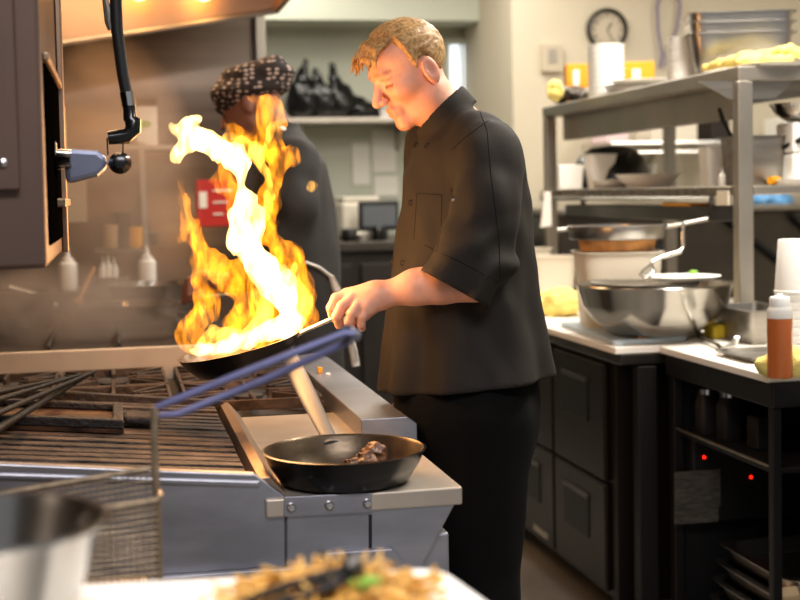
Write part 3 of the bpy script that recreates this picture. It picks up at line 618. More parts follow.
# noodle / onion heap: many curled strands, uncountable
cu = bpy.data.curves.new('shredded_food', 'CURVE'); cu.dimensions = '3D'; cu.bevel_depth = .0016; cu.bevel_resolution = 1
cc = PH(328, 597, TZ+.03)
for k in range(420):
    q = random.random()*6.283; rr = (random.random()**.6); x = cc.x + math.cos(q)*rr*.078; y = cc.y + math.sin(q)*rr*.045
    hh = TZ+.022 + .030*(1-rr**2)*random.random()**.5
    sp = cu.splines.new('NURBS'); sp.points.add(4); th = random.random()*6.283; L = .012+.014*random.random()
    for i in range(5):
        th += random.uniform(-.9, .9); x += math.cos(th)*L*.5; y += math.sin(th)*L*.5; sp.points[i].co = (x-cc.x, y-cc.y, max(TZ+.022, hh+random.uniform(-.006, .010))-TZ, 1)
    sp.use_endpoint_u = True
cu.materials.append(MATS['noodle']); o = bpy.data.objects.new('shredded_food', cu); COL.objects.link(o); o.location = (cc.x, cc.y, TZ); tag(o, 'heap of golden shredded food on the white board at the bottom', 'food', kind='stuff')
for (x, y, sd, lab) in ((350, 588, 1, 'green leaf scrap in the middle of the golden heap'), (338, 592, 5, 'green leaf scrap left of the other in the golden heap')):
    p = PZ(x+22, y-8, 1.10); tag(blob('leaf_scrap', 'green', p, (.008, .006, .004), sd, .002, .002), lab, 'leaf')
tg = thing('tongs', PZ(300, 590, 1.3)[:], 'black-tipped kitchen tongs lying on the golden shredded food', 'tongs')
MB().tube([PZ(235, 606, 1.10), PZ(280, 588, 1.10), PZ(320, 576, 1.11), PZ(343, 570, 1.12)], [.006, .008, .008, .007], 10, .5).build('arm', 'black', tg, smooth=True)
MB().tube([PZ(248, 614, 1.08), PZ(300, 596, 1.09), PZ(330, 585, 1.10), PZ(348, 574, 1.12)], [.006, .008, .008, .007], 10, .5).build('arm', 'black', tg, smooth=True)
MB().lathe([(0, 0), (.010, .002), (.012, .010), (.006, .016), (0, .016)], PZ(346, 573, 1.12), 16, (.6, .3, .3)).build('tip', 'steel_dark', tg, smooth=True)
# steel bowl, nearest
Rb = .102; q = PZ(-20, 524, 1.08)
bw = thing('steel_bowl', (q.x-.005, q.y, TZ+.001), 'steel mixing bowl at the lower left corner, blurred in the foreground', 'bowl')
zt_ = q.z; H = zt_-TZ-.001
MB().lathe([(0, 0), (Rb*.5, 0), (Rb*.62, H*.1), (Rb*.82, H*.5), (Rb*.96, H*.93), (Rb*1.0, H), (Rb*1.03, H-.003), (Rb*1.045, H), (Rb*1.03, H+.003), (Rb*.98, H+.002), (Rb*.93, H*.9), (Rb*.78, H*.48), (Rb*.58, H*.12), (0, .006)], (q.x-.005, q.y, TZ+.001), 64).build('bowl', 'steel_bowl', bw, smooth=True)
# fry basket
fb = thing('fry_basket', (-.1, 1.62, .85), 'wire fry basket with a long blue coated handle hanging at the lower left', 'fry basket')
Yb = 1.58
A1 = PY(157, 500, Yb); x1 = A1.x; z1 = A1.z; x0 = x1-.36; z0 = z1-.14; y1 = Yb+.19; slx = .0
def bk(name, pts, r, mt='wire_brass', **k): return MB().tube(pts, r, 8).build(name, mt, fb, **k)
sl = -.05   # basket rim falls to the left
def zz(x): return z1 + (x-x1)*.11
bk('rim_wire', [(x0, Yb, zz(x0)), (x1, Yb, z1), (x1+.004, Yb+.01, z1+.001), (x1, y1, z1), (x0, y1, zz(x0)), (x0, Yb, zz(x0))], .0042, smooth=True)
bk('rim_wire', [(x0, Yb, z0), (x1, Yb, z0), (x1, y1, z0), (x0, y1, z0), (x0, Yb, z0)], .003)
m = MB(); n = 46
for k in range(n+1):
    x = x0+(x1-x0)*k/n
    for y in (Yb, y1): m.tube([(x, y, z0), (x, y, zz(x))], .0009, 4)
for k in range(17):
    y = Yb+(y1-Yb)*k/16; m.tube([(x1, y, z0), (x1, y, z1)], .0009, 4)
for k in range(1, 18):
    f = k/18
    for y in (Yb, y1): m.tube([(x0, y, z0+(zz(x0)-z0)*f), (x1, y, z0+(z1-z0)*f)], .0009, 4)
    m.tube([(x1, Yb, z0+(z1-z0)*f), (x1, y1, z0+(z1-z0)*f)], .0009, 4)
m.build('mesh', 'wire_brass', fb)
m = MB()
for k in range(n+1):
    x = x0+(x1-x0)*k/n; m.tube([(x, Yb, z0), (x, y1, z0)], .0009, 4)
m.build('bottom_mesh', 'wire_brass', fb)
h0 = PY(155, 408, Yb+.03); 
bk('handle_upright', [(x1+.001, Yb+.035, z0+.01), (x1+.001, Yb+.035, z1), PY(154, 440, Yb+.03), h0], .0045, smooth=True)
e1 = PY(354, 334, Yb+.02)
bk('handle_rod', [h0, PY(170, 402, Yb+.03), PY(260, 366, Yb+.03), PY(345, 333, Yb+.02), e1], [.0035, .0045, .0048, .0048, .0045], 'blue_rod', smooth=True, label='blue coated handle rod')
bk('handle_rod', [PY(154, 416, Yb+.05), PY(178, 414, Yb+.06), PY(262, 381, Yb+.06), PY(345, 343, Yb+.05), PY(356, 337, Yb+.04)], [.0035, .0045, .0048, .0048, .0045], 'blue_rod', smooth=True, label='blue coated handle rod')
MB().tube([PY(346, 334, Yb+.03), PY(358, 336, Yb+.04)], [.012, .006], 12).build('handle_cap', 'blue_grip', fb, smooth=True)
bk('handle_loop', [PY(350, 340, Yb+.05), PY(355, 350, Yb+.05), PY(357, 362, Yb+.06), PY(353, 364, Yb+.06)], .002, 'steel')
# fryer cabinet the basket hangs over (below the frame edge, gives it something to stand on)
fr = thing('deep_fryer', (-.2, 1.65, 0), 'steel deep fryer under the wire basket', 'fryer')
MB().box(-.62, x1-.01, 1.50, 1.82, .0, z0-.012).build('body', 'steel_dull', fr, bevel=.004)
MB().box(-.6, x1-.03, 1.53, 1.75, z0-.012, z0-.006).build('lid', 'steel_dark', fr, bevel=.002)
# ================================================================== RIGHT: WORK COUNTERS
CT = .90
a1 = 1.425; a2 = 1.56
def onshelf(px, R0, Z0, py=175, gap=.012):
    """spot on the overshelf seen at column px where a thing of radius R0 (sized for depth Z0) stands fully on it"""
    sc = 1.0
    for _ in range(6):
        q = PX(px, py, 1.905+R0*sc+gap); sc = (q-CAM).dot(FW)/Z0
    if q.y < 3.91+R0*sc:
        for _ in range(6): q = PY(px, py, 3.92+R0*sc); sc = (q-CAM).dot(FW)/Z0
    return q, sc
f1 = thing('undercounter_fridge', (a1+.3, 4.6, 0), 'dark brown steel undercounter fridge with recessed handles behind the chef', 'fridge')
boxo('body', 'fridge', a1+.03, 2.5, 3.80, 5.75, .12, CT-.045, f1)
boxo('top_frame', 'steel_dark', a1+.005, 2.5, 3.70, 5.8, CT-.045, CT-.012, f1, .004)
for i, (y0, y1) in enumerate(((3.86, 4.34), (4.36, 4.86), (4.88, 5.4))):
    for (z0, z1) in ((.14, .47), (.48, .84)):
        d = boxo('door', 'fridge', a1+.012, a1+.03, y0, y1, z0, z1, f1, .006)
        boxo('handle_recess', 'black', a1+.008, a1+.014, y0+.14, y1-.10, z1-.20, z1-.07, d, .003)
        boxo('handle_grip', 'steel_dark', a1+.004, a1+.016, y0+.14, y1-.10, z1-.075, z1-.06, d, .003)
boxo('badge', 'shelf_steel', a1+.009, a1+.012, 4.42, 4.58, .16, .18, f1, 0)
for y in (3.9, 5.6): boxo('foot', 'steel_dark', a1+.1, a1+.16, y, y+.06, 0, .12, f1)
m = MB()
for k in range(14): m.box(a1+.02, a1+.03, 3.88+.0, 4.3, .02+k*.007, .023+k*.007)
b1 = thing('work_table', (a2+.3, 3.4, 0), 'open black steel work table with an undershelf at the right', 'table')
boxo('leg', 'table_dark', a2-.075, a2-.015, 3.70, 3.75, 0, CT-.05, b1, .004, label='wide scuffed dark steel leg at the corner')
boxo('top_frame', 'table_dark', a2, 2.5, 3.02, 3.68, CT-.075, CT-.012, b1, .004)
boxo('leg', 'table_dark', a2+.01, a2+.04, 3.64, 3.68, 0, CT-.075, b1, .003); boxo('leg', 'table_dark', a2+.005, a2+.03, 3.03, 3.055, 0, CT-.075, b1, .003)
boxo('shelf', 'table_dark', a2+.02, 2.3, 3.05, 3.66, .655, .67, b1, .003, label='thin dark steel shelf with a bright front edge')
MB().tube([(a2+.018, 3.05, .672), (a2+.018, 3.66, .672)], .004, 8).build('shelf_edge', 'steel_dull', b1)
boxo('back_panel', 'black', 2.3, 2.33, 3.0, 3.66, 0, CT-.08, b1, 0); boxo('side_panel', 'black', a2+.05, 2.3, 3.66, 3.68, 0, CT-.08, b1, 0); boxo('lower_shelf', 'black', a2+.03, 2.3, 3.05, 3.66, .14, .16, b1, .002)
m = MB()
# white poly tops
o = boxo('poly_worktop', 'board_white', a1-.01, 2.5, 3.70, 5.8, CT-.012, CT+.008, bevel=.003); tag(o, 'long white plastic worktop over the fridge, holding the big steel bowl', 'worktop')
o = boxo('poly_worktop', 'board_white', a2-.01, 2.5, 3.03, 3.695, CT-.012, CT+.008, bevel=.003); tag(o, 'short white plastic worktop over the open table, holding the sauce bottle', 'worktop')
T = CT+.008
# third unit, nearest right
X3 = PH(776, 384, .86).x
b2 = thing('steam_table', (X3+.3, 2.6, 0), 'black table with steel rim at the lower right corner', 'table')
boxo('body', 'black', X3+.03, 2.5, 2.2, 2.95, 0, .82, b2, .004); boxo('top_frame', 'steel', X3, 2.5, 2.2, 2.97, .835, .85, b2, .003)
boxo('apron', 'black', X3+.02, 2.5, 2.2, 2.97, .80, .835, b2, .002); boxo('leg', 'steel_dark', X3+.0, X3+.03, 2.93, 2.96, 0, .80, b2, .003)
MB().tube([(X3+.02, 2.4, .74), (X3+.02, 2.85, .74)], .004, 8).build('towel_rail', 'steel', b2)
# things in the open table
def onx(px, py, X, z): p = PX(px, py, X); return Vector((X, p.y, z))
for (px, X, w, h, mt, lab) in ((707, 3.54, .028, .115, 'dark_box', 'dark brown jar on the table\'s undershelf, left of the two'), (729, 3.44, .029, .12, 'dark_box', 'dark brown jar on the table\'s undershelf, right of the two')):
    q = PY(px, 420, X); q.z = .671; j = thing('storage_jar', q[:], lab, 'jar', 'jars on the undershelf')
    MB().lathe([(w*.9, 0), (w, .01), (w, h*.8), (w*.8, h*.9), (w*.8, h)], q, 24, pw=5).build('body', mt, j, smooth=True); MB().lathe([(w*.85, h), (w*.85, h+.014), (0, h+.018)], q, 24).build('lid', 'chrome', j, smooth=True)
q = PY(760, 425, 3.3); tag(boxo('wooden_block', 'dark_box', q.x-.025, q.x+.025, q.y-.03, q.y+.03, .671, .76, bevel=.006), 'small brown block on the undershelf near the right leg', 'box')
# appliance with two red lights behind, in the dark
ap = thing('power_unit', (1.9, 3.62, .40), 'black appliance with two red indicator lights under the work table', 'appliance')
boxo('housing', 'black', 1.61, 2.28, 3.60, 3.655, .40, .65, ap, .006)
for (x, y) in ((704, 457), (751, 477)): 
    p = PY(x, y, 3.6); MB().lathe([(.0036, 0), (.0036, .003), (0, .004)], p, 14, (0, -1, 0)).build('indicator_light', 'led', ap, smooth=True)
for (x0, y0, x1_, y1_) in ((668, 472, 716, 506), (668, 509, 714, 521)):
    a = PY(x0+6, y0, 3.6); b = PY(x1_+4, y1_, 3.6); boxo('rating_label', 'label', a.x, b.x, 3.596, 3.5995, b.z, a.z, ap, 0)
for i in range(4):
    z = .161+i*.052; t = thing('baking_tray', (1.82, 3.30, z), ('lowest', 'second lowest', 'second highest', 'topmost')[i]+' steel tray in the dark stack at the bottom of the work table', 'tray', 'steel trays under the work table')
    pan_mb(.34, .40, .045, (1.805+.008*i, 3.34-.006*i, z)).build('tray', 'steel', t, smooth=True)
q = PY(757, 570, 3.09); q.x = 1.61; tag(MB().prism([(q.x, q.y-.02, .161), (q.x+.02, q.y+.05, .161), (q.x+.02, q.y+.05, .30), (q.x, q.y-.0, .36), (q.x, q.y-.02, .34)], (.05, 0, 0)).build('wooden_wedge', 'tan', bevel=.004), 'tan wedge-shaped board standing at the bottom right of the work table', 'board')

# ---------------- on the worktop
# cutting board
bd = [PH(558, 326, T), PH(680, 333, T), PH(676, 342, T)]
cb = thing('chopping_board', (1.75, 4.1, T), 'pale blue chopping board under the big steel bowl', 'chopping board')
a = PH(560, 322, T+.015); b = PH(614, 341, T+.015); c_ = PH(688, 336, T+.015); d = a+(c_-b)
MB().prism(round_poly([Vector((p.x, p.y, T+.001)) for p in (a, b, c_, d)], .02), (0, 0, .014)).build('board', 'board_blue', cb, bevel=.002)
k1, k2 = PH(634, 339, T+.012), PH(676, 335, T+.012)
kn = thing('knife', (k1.x, k1.y, T+.001), 'knife with an orange-brown wooden handle lying against the blue board', 'knife')
dv = (k2-k1); dv.z = 0; pn = Vector((-dv.y, dv.x, 0)).normalized()*-.02; k1 = k1+pn; k2 = k2+pn
MB().tube([Vector((k1.x, k1.y, T+.012)), Vector((k2.x, k2.y, T+.012))], [.010, .0085], 12).build('knife_handle', 'wood_knife', kn, smooth=True)
e = k2+dv*1.0; MB().prism([Vector((k2.x, k2.y, T+.002)), Vector((e.x, e.y, T+.002)), Vector((e.x, e.y, T+.012)), Vector((k2.x, k2.y, T+.022))], pn*.1).build('blade', 'steel', kn)
# large bowl
Zb = 4.12; q = PZ(654, 284, Zb); Rb = .5*157/1350*Zb; zbase = T+.0155; H = q.z-zbase
bb = thing('mixing_bowl', (q.x, q.y, zbase), 'very large shiny steel mixing bowl on the pale blue board', 'bowl')
pr_ = [(0, 0), (Rb*.42, .001), (Rb*.58, H*.07), (Rb*.78, H*.3), (Rb*.92, H*.62), (Rb*.985, H*.97), (Rb*1.0, H), (Rb*.99, H+.004), (Rb*.96, H+.001), (Rb*.9, H*.62), (Rb*.76, H*.32), (Rb*.5, H*.09), (0, H*.05)]
MB().lathe(pr_, (q.x, q.y, zbase), 72).build('bowl', 'steel_bowl', bb, smooth=True)
bq = q.copy()
# plates / pan inside the bowl, whisk resting
ip = thing('steel_platter', (q.x-.03, q.y, q.z-.0), 'round steel platter lying across the opening of the big bowl', 'platter')
MB().lathe([(0, 0), (Rb*.6, .0), (Rb*.68, .012), (Rb*.70, .016), (Rb*.67, .016), (Rb*.58, .005), (0, .004)], (q.x-.02, q.y+.02, q.z-.012), 48, (0.02, 0, 1)).build('disc', 'steel_dull', ip, smooth=True)
p = PZ(682, 271, 4.14); tag(MB().lathe([(0, 0), (.08, .0), (.115, .012), (.118, .014), (.08, .004), (0, .003)], (p.x, p.y, q.z+.008), 40).build('white_plate', 'white_plastic', smooth=True), 'white plate lying on the steel platter in the big bowl', 'plate')
tag(blob('herb_scrap', 'green', PZ(694, 272, 4.16), (.02, .015, .006), 3, .004, .005), 'green herb scrap on the white plate in the big bowl', 'herb')
wk = thing('whisk', PZ(650, 272, 3.8)[:], 'wire whisk with a bent steel handle resting over the big bowl', 'whisk')
wa = PZ(646, 277, 4.0); wtop = PZ(652, 262, 4.02)
for k in range(7):
    ph = math.pi*k/7; u = RT*math.cos(ph)*.024 + FW*math.sin(ph)*.024; pts = [wtop]
    mid = wa.lerp(wtop, .45); pts += [mid+u*.8, wa+u*.9+UP*.006, wa-UP*.012, wa-u*.9+UP*.006, mid-u*.8, wtop]; MB().tube(pts, .0014, 5).build('wire', 'chrome', wk, smooth=True)
MB().tube([wtop, PZ(662, 257, 4.03), PZ(680, 252, 4.05), PZ(683, 247, 4.06), PZ(683, 222, 4.07)], [.005, .006, .006, .006, .005], 10).build('handle', 'chrome', wk, smooth=True)
# strainer over a white tub, second tub
q = PH(610, 305, T); q = PZ(617, 272, 4.45); w = 86/1350*4.45; zt = PZ(617, 252, 4.45).z
tb1 = thing('plastic_tub', (q.x, q.y, T), 'square white plastic tub carrying the steel strainer', 'tub')
pan_mb(w*.95, w*.9, zt-T, (q.x, q.y, T+.001), t=.003, lip=.008, taper=.86, r=6, rot=-.2).build('tub', 'beige_plastic', tb1, smooth=True)
st = thing('strainer', (q.x, q.y, zt+.006), 'steel strainer pan full of orange pieces with a long handle to the right', 'strainer')
zs_ = zt+.045; w2 = .5*94/1350*4.45; zs_top = PZ(615, 226, 4.45).z
MB().lathe([(w2*.98, 0), (w2, .004), (w2, zs_top-zs_), (w2*1.05, zs_top-zs_+.003), (w2*.97, zs_top-zs_+.004), (w2*.96, .004)], (q.x, q.y, zs_), 48).build('pan_ring', 'steel', st, smooth=True)
MB().lathe([(0, .0), (w2*.96, .0), (w2*.96, .006), (0, .006)], (q.x, q.y, zs_), 48).build('pan_base', 'steel', st, smooth=True)
hz = zs_top-.006; MB().tube([Vector((q.x, q.y, hz))+r0*w2, PZ(672, 226, 4.4), PZ(708, 219, 4.36)], [.013, .010, .012], 10, .6).build('handle', 'steel', st, smooth=True)
MB().tube([Vector((q.x, q.y, hz))-r0*w2*1.0, Vector((q.x, q.y, hz))-r0*(w2+.04)+Vector((0, 0, -.004))], .006, 8).build('hook', 'steel', st, smooth=True)
bs = thing('bread_tray', (q.x, q.y, zt+.007), 'heap of orange-brown bread pieces between the strainer and the white tub', 'bread')
MB().lathe([(w2*.78, 0), (w2*.84, .035), (0, .036)], (q.x, q.y, zt+.007), 12).build('bread', 'bread', bs)
q = PZ(552, 270, 5.45); w = 44/1350*5.45; zt = PZ(552, 257, 5.45).z
tb2 = thing('plastic_tub', (q.x, q.y, T), 'smaller beige plastic tub left of the white tub', 'tub')
pan_mb(w, w, zt-T, (q.x, q.y, T+.001), t=.003, lip=.007, taper=.86, r=6, rot=-.2).build('tub', 'beige_plastic', tb2, smooth=True)
q2 = PZ(545, 252, 5.7); zt = PZ(545, 249, 5.7).z
tb3 = thing('plastic_tub', (q2.x, q2.y, T), 'tallest beige tub, mostly hidden behind the chef\'s back', 'tub')
pan_mb(.1, .12, zt-T, (q2.x-.02, q2.y+.05, T+.001), t=.003, lip=.007, taper=.9, r=6).build('tub', 'beige_plastic', tb3, smooth=True)
q = PZ(560, 293, 5.0); q.z = T+.045
tag(blob('yellow_cloth', 'yellow_cloth', q, (.085, .11, .055), 8, .016, .006), 'crumpled yellow cloth on the worktop just behind the chef\'s back', 'cloth')
# sponge, pans at the right
q = PZ(716, 322, 4.12); tag(boxo('sponge', 'sponge', q.x-.022, q.x+.026, q.y-.03, q.y+.05, T+.001, T+.046, bevel=.010), 'yellow sponge beside the big steel bowl', 'sponge')
q = PZ(748, 322, 4.05); z1_ = PZ(752, 307, 4.05).z
hp_ = thing('hotel_pan', (q.x+.02, q.y, T), 'small rectangular steel pan on the worktop behind the sauce bottle', 'pan')
pan_mb(.155, .26, z1_-T-.003, (q.x+.02, q.y, T+.001), rot=0, lip=.012, r=10, taper=.88).build('pan', 'steel_dull', hp_, smooth=True)
q = PZ(775, 345, 3.5); hp2 = thing('sheet_tray', (q.x+.12, q.y, T), 'shallow steel tray lying behind the sauce bottle', 'tray')
pan_mb(.36, .22, .014, (q.x+.12, q.y+.12, T+.001), lip=.01, r=10).build('tray', 'steel', hp2, smooth=True)
# tongs
tn = thing('tongs', PH(720, 340, T)[:], 'shiny steel tongs lying open at the front of the right worktop', 'tongs')
def H3(px, py, h=.012): return PH(px, py, T+h)
MB().tube([H3(697, 330, .03), H3(700, 338, .012), H3(716, 344), H3(722, 349)], [.008, .009, .008, .009], 10, .5).build('arm', 'chrome', tn, smooth=True)
MB().tube([H3(737, 337, .04), H3(735, 343), H3(728, 346), H3(718, 350)], [.008, .010, .009, .009], 10, .5).build('arm', 'chrome', tn, smooth=True)
# sauce bottle
Zs = 3.25; q = PZ(780, 368, Zs); 
sb = thing('sauce_bottle', (q.x, q.y, T), 'clear squeeze bottle of orange-red sauce with a white cap on the right worktop', 'squeeze bottle')
R = .5*25/1350*Zs; z0 = T+.001; hS = PZ(780, 318, Zs).z-z0; hC = PZ(780, 309, Zs).z-z0; hT = PZ(780, 298, Zs).z-z0
MB().lathe([(R*.93, 0), (R, .006), (R, hS), (0, hS)], (q.x, q.y, z0), 40).build('sauce', 'sauce', sb, smooth=True)
MB().lathe([(R*1.0, hS+.0005), (R*1.0, hC-.002), (R*.85, hC+.006), (0, hC+.006)], (q.x, q.y, z0), 40).build('bottle_shoulder', 'cloudy_plastic', sb, smooth=True)
MB().lathe([(R*.8, hC+.006), (R*.8, hT), (R*.72, hT+.004), (R*.3, hT+.006), (R*.25, hT+.012), (0, hT+.012)], (q.x, q.y, z0), 32).build('cap', 'white_plastic', sb, smooth=True)
q = PZ(792, 362, 3.22); q.z = T+.03; tag(blob('yellow_cloth', 'yellow_cloth', (q.x+.03, q.y+.07, q.z), (.09, .05, .035), 13, .012, .006), 'folded yellow cloth behind the sauce bottle at the right edge', 'cloth')
# deli cup stack
q = PZ(796, 330, 3.6)
for k in range(9):
    z = T+.001+k*.022; t = thing('deli_container', (q.x, q.y, z), 'nested white plastic container in the tall stack at the right edge', 'container', 'nested containers at the right edge of the worktop')
    R1 = .056; last = k == 8; h = .028 if not last else .15
    if not last: MB().lathe([(R1*.9, 0), (R1*.95, .016), (R1*1.0, .017), (R1*1.0, .021), (R1*.9, .021)], (q.x, q.y, z), 32).build('cup', 'white_plastic', t, smooth=True)
    else: MB().lathe([(R1*1.02, 0), (R1*1.02, .006), (R1*.98, .008), (R1*.82, .139), (R1*.78, .142), (0, .142)], (q.x, q.y, z), 32).build('cup', 'white_plastic', t, smooth=True); t['label'] = 'upside-down white container on top of the tall stack at the right edge'; del t['group']

# ---------------- SHELF UNIT
XS = 1.905; YN, YFr = 3.90, 5.86; DX = .62
zT = PZ(747, 66, 4.2).z; zM = 1.372
su = thing('overshelf', (XS+.3, 4.9, T), 'large two-tier stainless overshelf standing on the right counter', 'shelf')
def sux(name, mt, x0, x1, y0, y1, z0, z1, bev=.004, **k): return boxo(name, mt, x0, x1, y0, y1, z0, z1, su, bev, **k)
sux('top_shelf', 'shelf_steel', XS, XS+DX, YN, YFr, zT-.045, zT)
sux('under_brace', 'shelf_steel', XS+.09, XS+.13, YN+.25, YFr-.02, zT-.15, zT-.046)
MB().prism([(XS-.01, YN+.03, zT-.10), (XS+.14, YN+.03, zT-.10), (XS+.20, YN+.03, zT-.045), (XS-.12, YN+.03, zT-.045)], (0, .01, 0)).build('gusset_plate', 'steel_dull', su)
for (x, y, lab) in ((XS, YN, 0), (XS, YFr-.05, 0), (XS+DX-.045, YN, 0), (XS+DX-.045, YFr-.05, 0)): sux('post', 'shelf_steel', x, x+.05, y, y+.045, T+.0005, zT-.045)
for x in (PZ(705, 93, 4.2).x, PZ(766, 93, 4.2).x): pass
# mid shelf: solid near part, wire/slatted front rail
sux('middle_shelf', 'shelf_steel', XS+.051, XS+DX, YN+.0, YFr, zM-.03, zM)
sux('front_strip', 'shelf_steel', XS-.02, XS+.05, YN+.05, YFr-.05, zM-.006, zM)
m = MB()
for k in range(26): y = YN+.18+k*.07; m.tube([(XS-.02, y, zM-.04), (XS-.02, y, zM-.004)], .004, 6)
m.tube([(XS-.02, YN+.16, zM-.04), (XS-.02, YFr-.03, zM-.04)], .008, 10)
m.build('front_rail', 'steel', su)
# under-shelf ticket/knife box
tr = thing('hanging_rail_box', (XS+.1, 4.9, zM-.12), 'dark brown-red steel trough hanging under the middle shelf', 'trough')
boxo('trough', 'steel_dark', XS-.0, XS+.12, YN+.21, YFr-.3, zM-.115, zM-.065, tr)
for y in (YN+.3, YFr-.4): boxo('hanger', 'steel_dull', XS+.04, XS+.06, y, y+.02, zM-.065, zM-.031, tr)
q = PX(672, 191, XS-.012); tag(boxo('yellow_tag', 'yellow_box', XS+.0, XS+.08, q.y-.12, q.y+.12, zM-.0645, zM-.056, bevel=.001), 'flat yellow strip lying on the hanging trough', 'strip')
q = PX(722, 187, XS-.03); tag(boxo('price_tag', 'beige_plastic', XS-.034, XS-.029, q.y-.05, q.y+.03, zM-.06, zM-.015, bevel=.001), 'small cream tag clipped at the near end of the shelf rail', 'tag')
# ---- top shelf things
def shelf_px(px, dx, ref=70):
    """point on shelf at distance dx behind the front edge"""
    p = PX(px, ref, XS+dx); return p.x, p.y
zS = zT+.001
# hotel pans, nested stack of three: near the corner, wide across X
qa = PZ(688, 70, 4.33); qb = PZ(790, 70, 4.33)
_q = PZ(737, 70, 4.70); xc, yc = _q.x, _q.y
wd = .345; 
for i, (dz, nm) in enumerate(((0, 'lowest'), (.036, 'middle'), (.070, 'topmost'))):
    z = zS+dz; t = thing('hotel_pan', (xc, yc, z), nm+' steel pan of the nested stack on the top shelf', 'pan', 'nested steel pans on the top shelf')
    pan_mb(wd, .27, .145, (xc, yc, z), rot=-.3, r=9, taper=.88, lip=.014).build('pan', 'steel', t, smooth=True)
# yellow cloth over edge
def fn(P, a=PZ(706, 67, 4.50), b=PZ(745, 59, 4.36), c2=PZ(790, 50, 4.26), d2=PZ(812, 56, 4.26)):
    f = smin(smin(rc(P, a, b, .012, .022), rc(P, b, c2, .020, .018), .02), rc(P, c2, d2, .018, .016), .02)
    f = smin(f, rc(P, PZ(740, 62, 4.33), PZ(790, 58, 4.22), .014, .014), .02)
    return f+.006*vnoise(P[0]*45, P[1]*45, P[2]*45)
lo, hi = bounds([PZ(706, 67, 4.5), PZ(745, 56, 4.2), PZ(812, 56, 4.2)], .06)
lo[2] = zS-.0
tag(sdf_mesh([(lambda P: np.maximum(fn(P), zS+.008-P[2]), lo-.02, hi+.03, .005)], 'yellow_cloth', 'yellow_cloth'), 'long yellow folded cloth lying in front of the nested steel pans', 'cloth')
q = PZ(775, 62, 4.2); tag(MB().lathe([(0, 0), (.08, 0), (.10, .008), (.08, .004), (0, .003)], (q.x+.02, q.y+.06, zS), 36).build('white_plate', 'white_plastic', smooth=True), 'white plate under the yellow cloth on the top shelf', 'plate')
# white stack of containers, two stacks
def stack(px, Z, R0, R1, n, step, pxtop, lab, grp, mt='white_plastic'):
    q, sc = onshelf(px, R1*1.04, Z, 70); z = zS; R0 *= sc; R1 *= sc; step *= sc
    for k in range(n):
        t = MB().lathe([(0, 0), (R0, 0), (R1, step*.8), (R1*1.04, step*.82), (R1*1.04, step*.98), (R1*.9, step*.98)], (q.x, q.y, z), 32, pw=2.6).build('deli_container', mt, smooth=True)
        tag(t, lab, 'container', grp); z += step
stack(682, 4.75, .048, .050, 8, .019, 28, 'white plastic container in the stack left of the steel pans', 'white containers beside the steel pans')
stack(606, 5.45, .066, .070, 9, .0235, 43, 'white plastic container in the tall stack below the clock', 'white containers below the clock')
# boxes yellow
def bxat(name, px0, px1, py1, Z, dep, m_, lab, cat='box', base=None, kids=()):
    a = PZ(px0, 90, Z); b = PZ(px1, 90, Z); h = PZ(px0, py1, Z).z; base = zS if base is None else base
    d = (b-a); d.z = 0; n = Vector((-d.y, d.x, 0)).normalized()*dep
    t = thing(name, (a.x, a.y, base), lab, cat)
    MB().prism([Vector((a.x, a.y, base)), Vector((b.x, b.y, base)), Vector((b.x, b.y, h)), Vector((a.x, a.y, h))], n).build('carton', m_, t, bevel=.003)
    for (f0, f1, g0, g1, mm) in kids:
        p0 = a+d*f0; p1 = a+d*f1; nn = n.normalized()*-.002; za, zb2 = base+(h-base)*g0, base+(h-base)*g1
        MB().prism([Vector((p0.x, p0.y, za))+nn, Vector((p1.x, p1.y, za))+nn, Vector((p1.x, p1.y, zb2))+nn, Vector((p0.x, p0.y, zb2))+nn], -nn*.8).build('printed_patch', mm, t)
    return t
bxat('glove_box', 567, 592, 64, 5.9, .12, 'yellow_box', 'orange-yellow carton left of the tall white container stack', kids=((.25, .5, .4, .85, 'paper'), (.3, .5, .2, .35, 'red')))
bxat('glove_box', 623, 655, 62, 5.6, .12, 'yellow_box', 'orange-yellow carton right of the tall white container stack', kids=((.3, .55, .3, .8, 'paper'),))
q, sc = onshelf(568, .10, 5.5, 90, 0); tag(blob('foil_scrap', 'steel_dark', (q.x-.02, q.y-.14, zS+.04), (.08, .14, .04), 4, .026, .009), 'crumpled dark foil at the far left end of the top shelf', 'foil')
q = PZ(557, 82, 5.6); tag(blob('bread_bag', 'yellow_cloth', (q.x+.02, q.y+.085, zS+.045), (.035, .035, .045), 6, .010, .009), 'small yellowish bag beside the crumpled foil on the top shelf', 'bag')
for k, (px, z_, R) in enumerate(((640, 5.1, .13), (637, 5.1, .125), (642, 5.1, .12))):
    q, sc = onshelf(px, R, z_, 70); R *= sc; t = tag(MB().lathe([(0, 0), (R*.5, 0), (R, .018), (R, .021), (R*.5, .005), (0, .005)], (q.x, q.y, zS+k*.013), 36).build('white_plate', 'white_plastic', smooth=True), ('lowest', 'middle', 'topmost')[k]+' white plate of the low pile on the top shelf', 'plate', 'white plates on the top shelf')
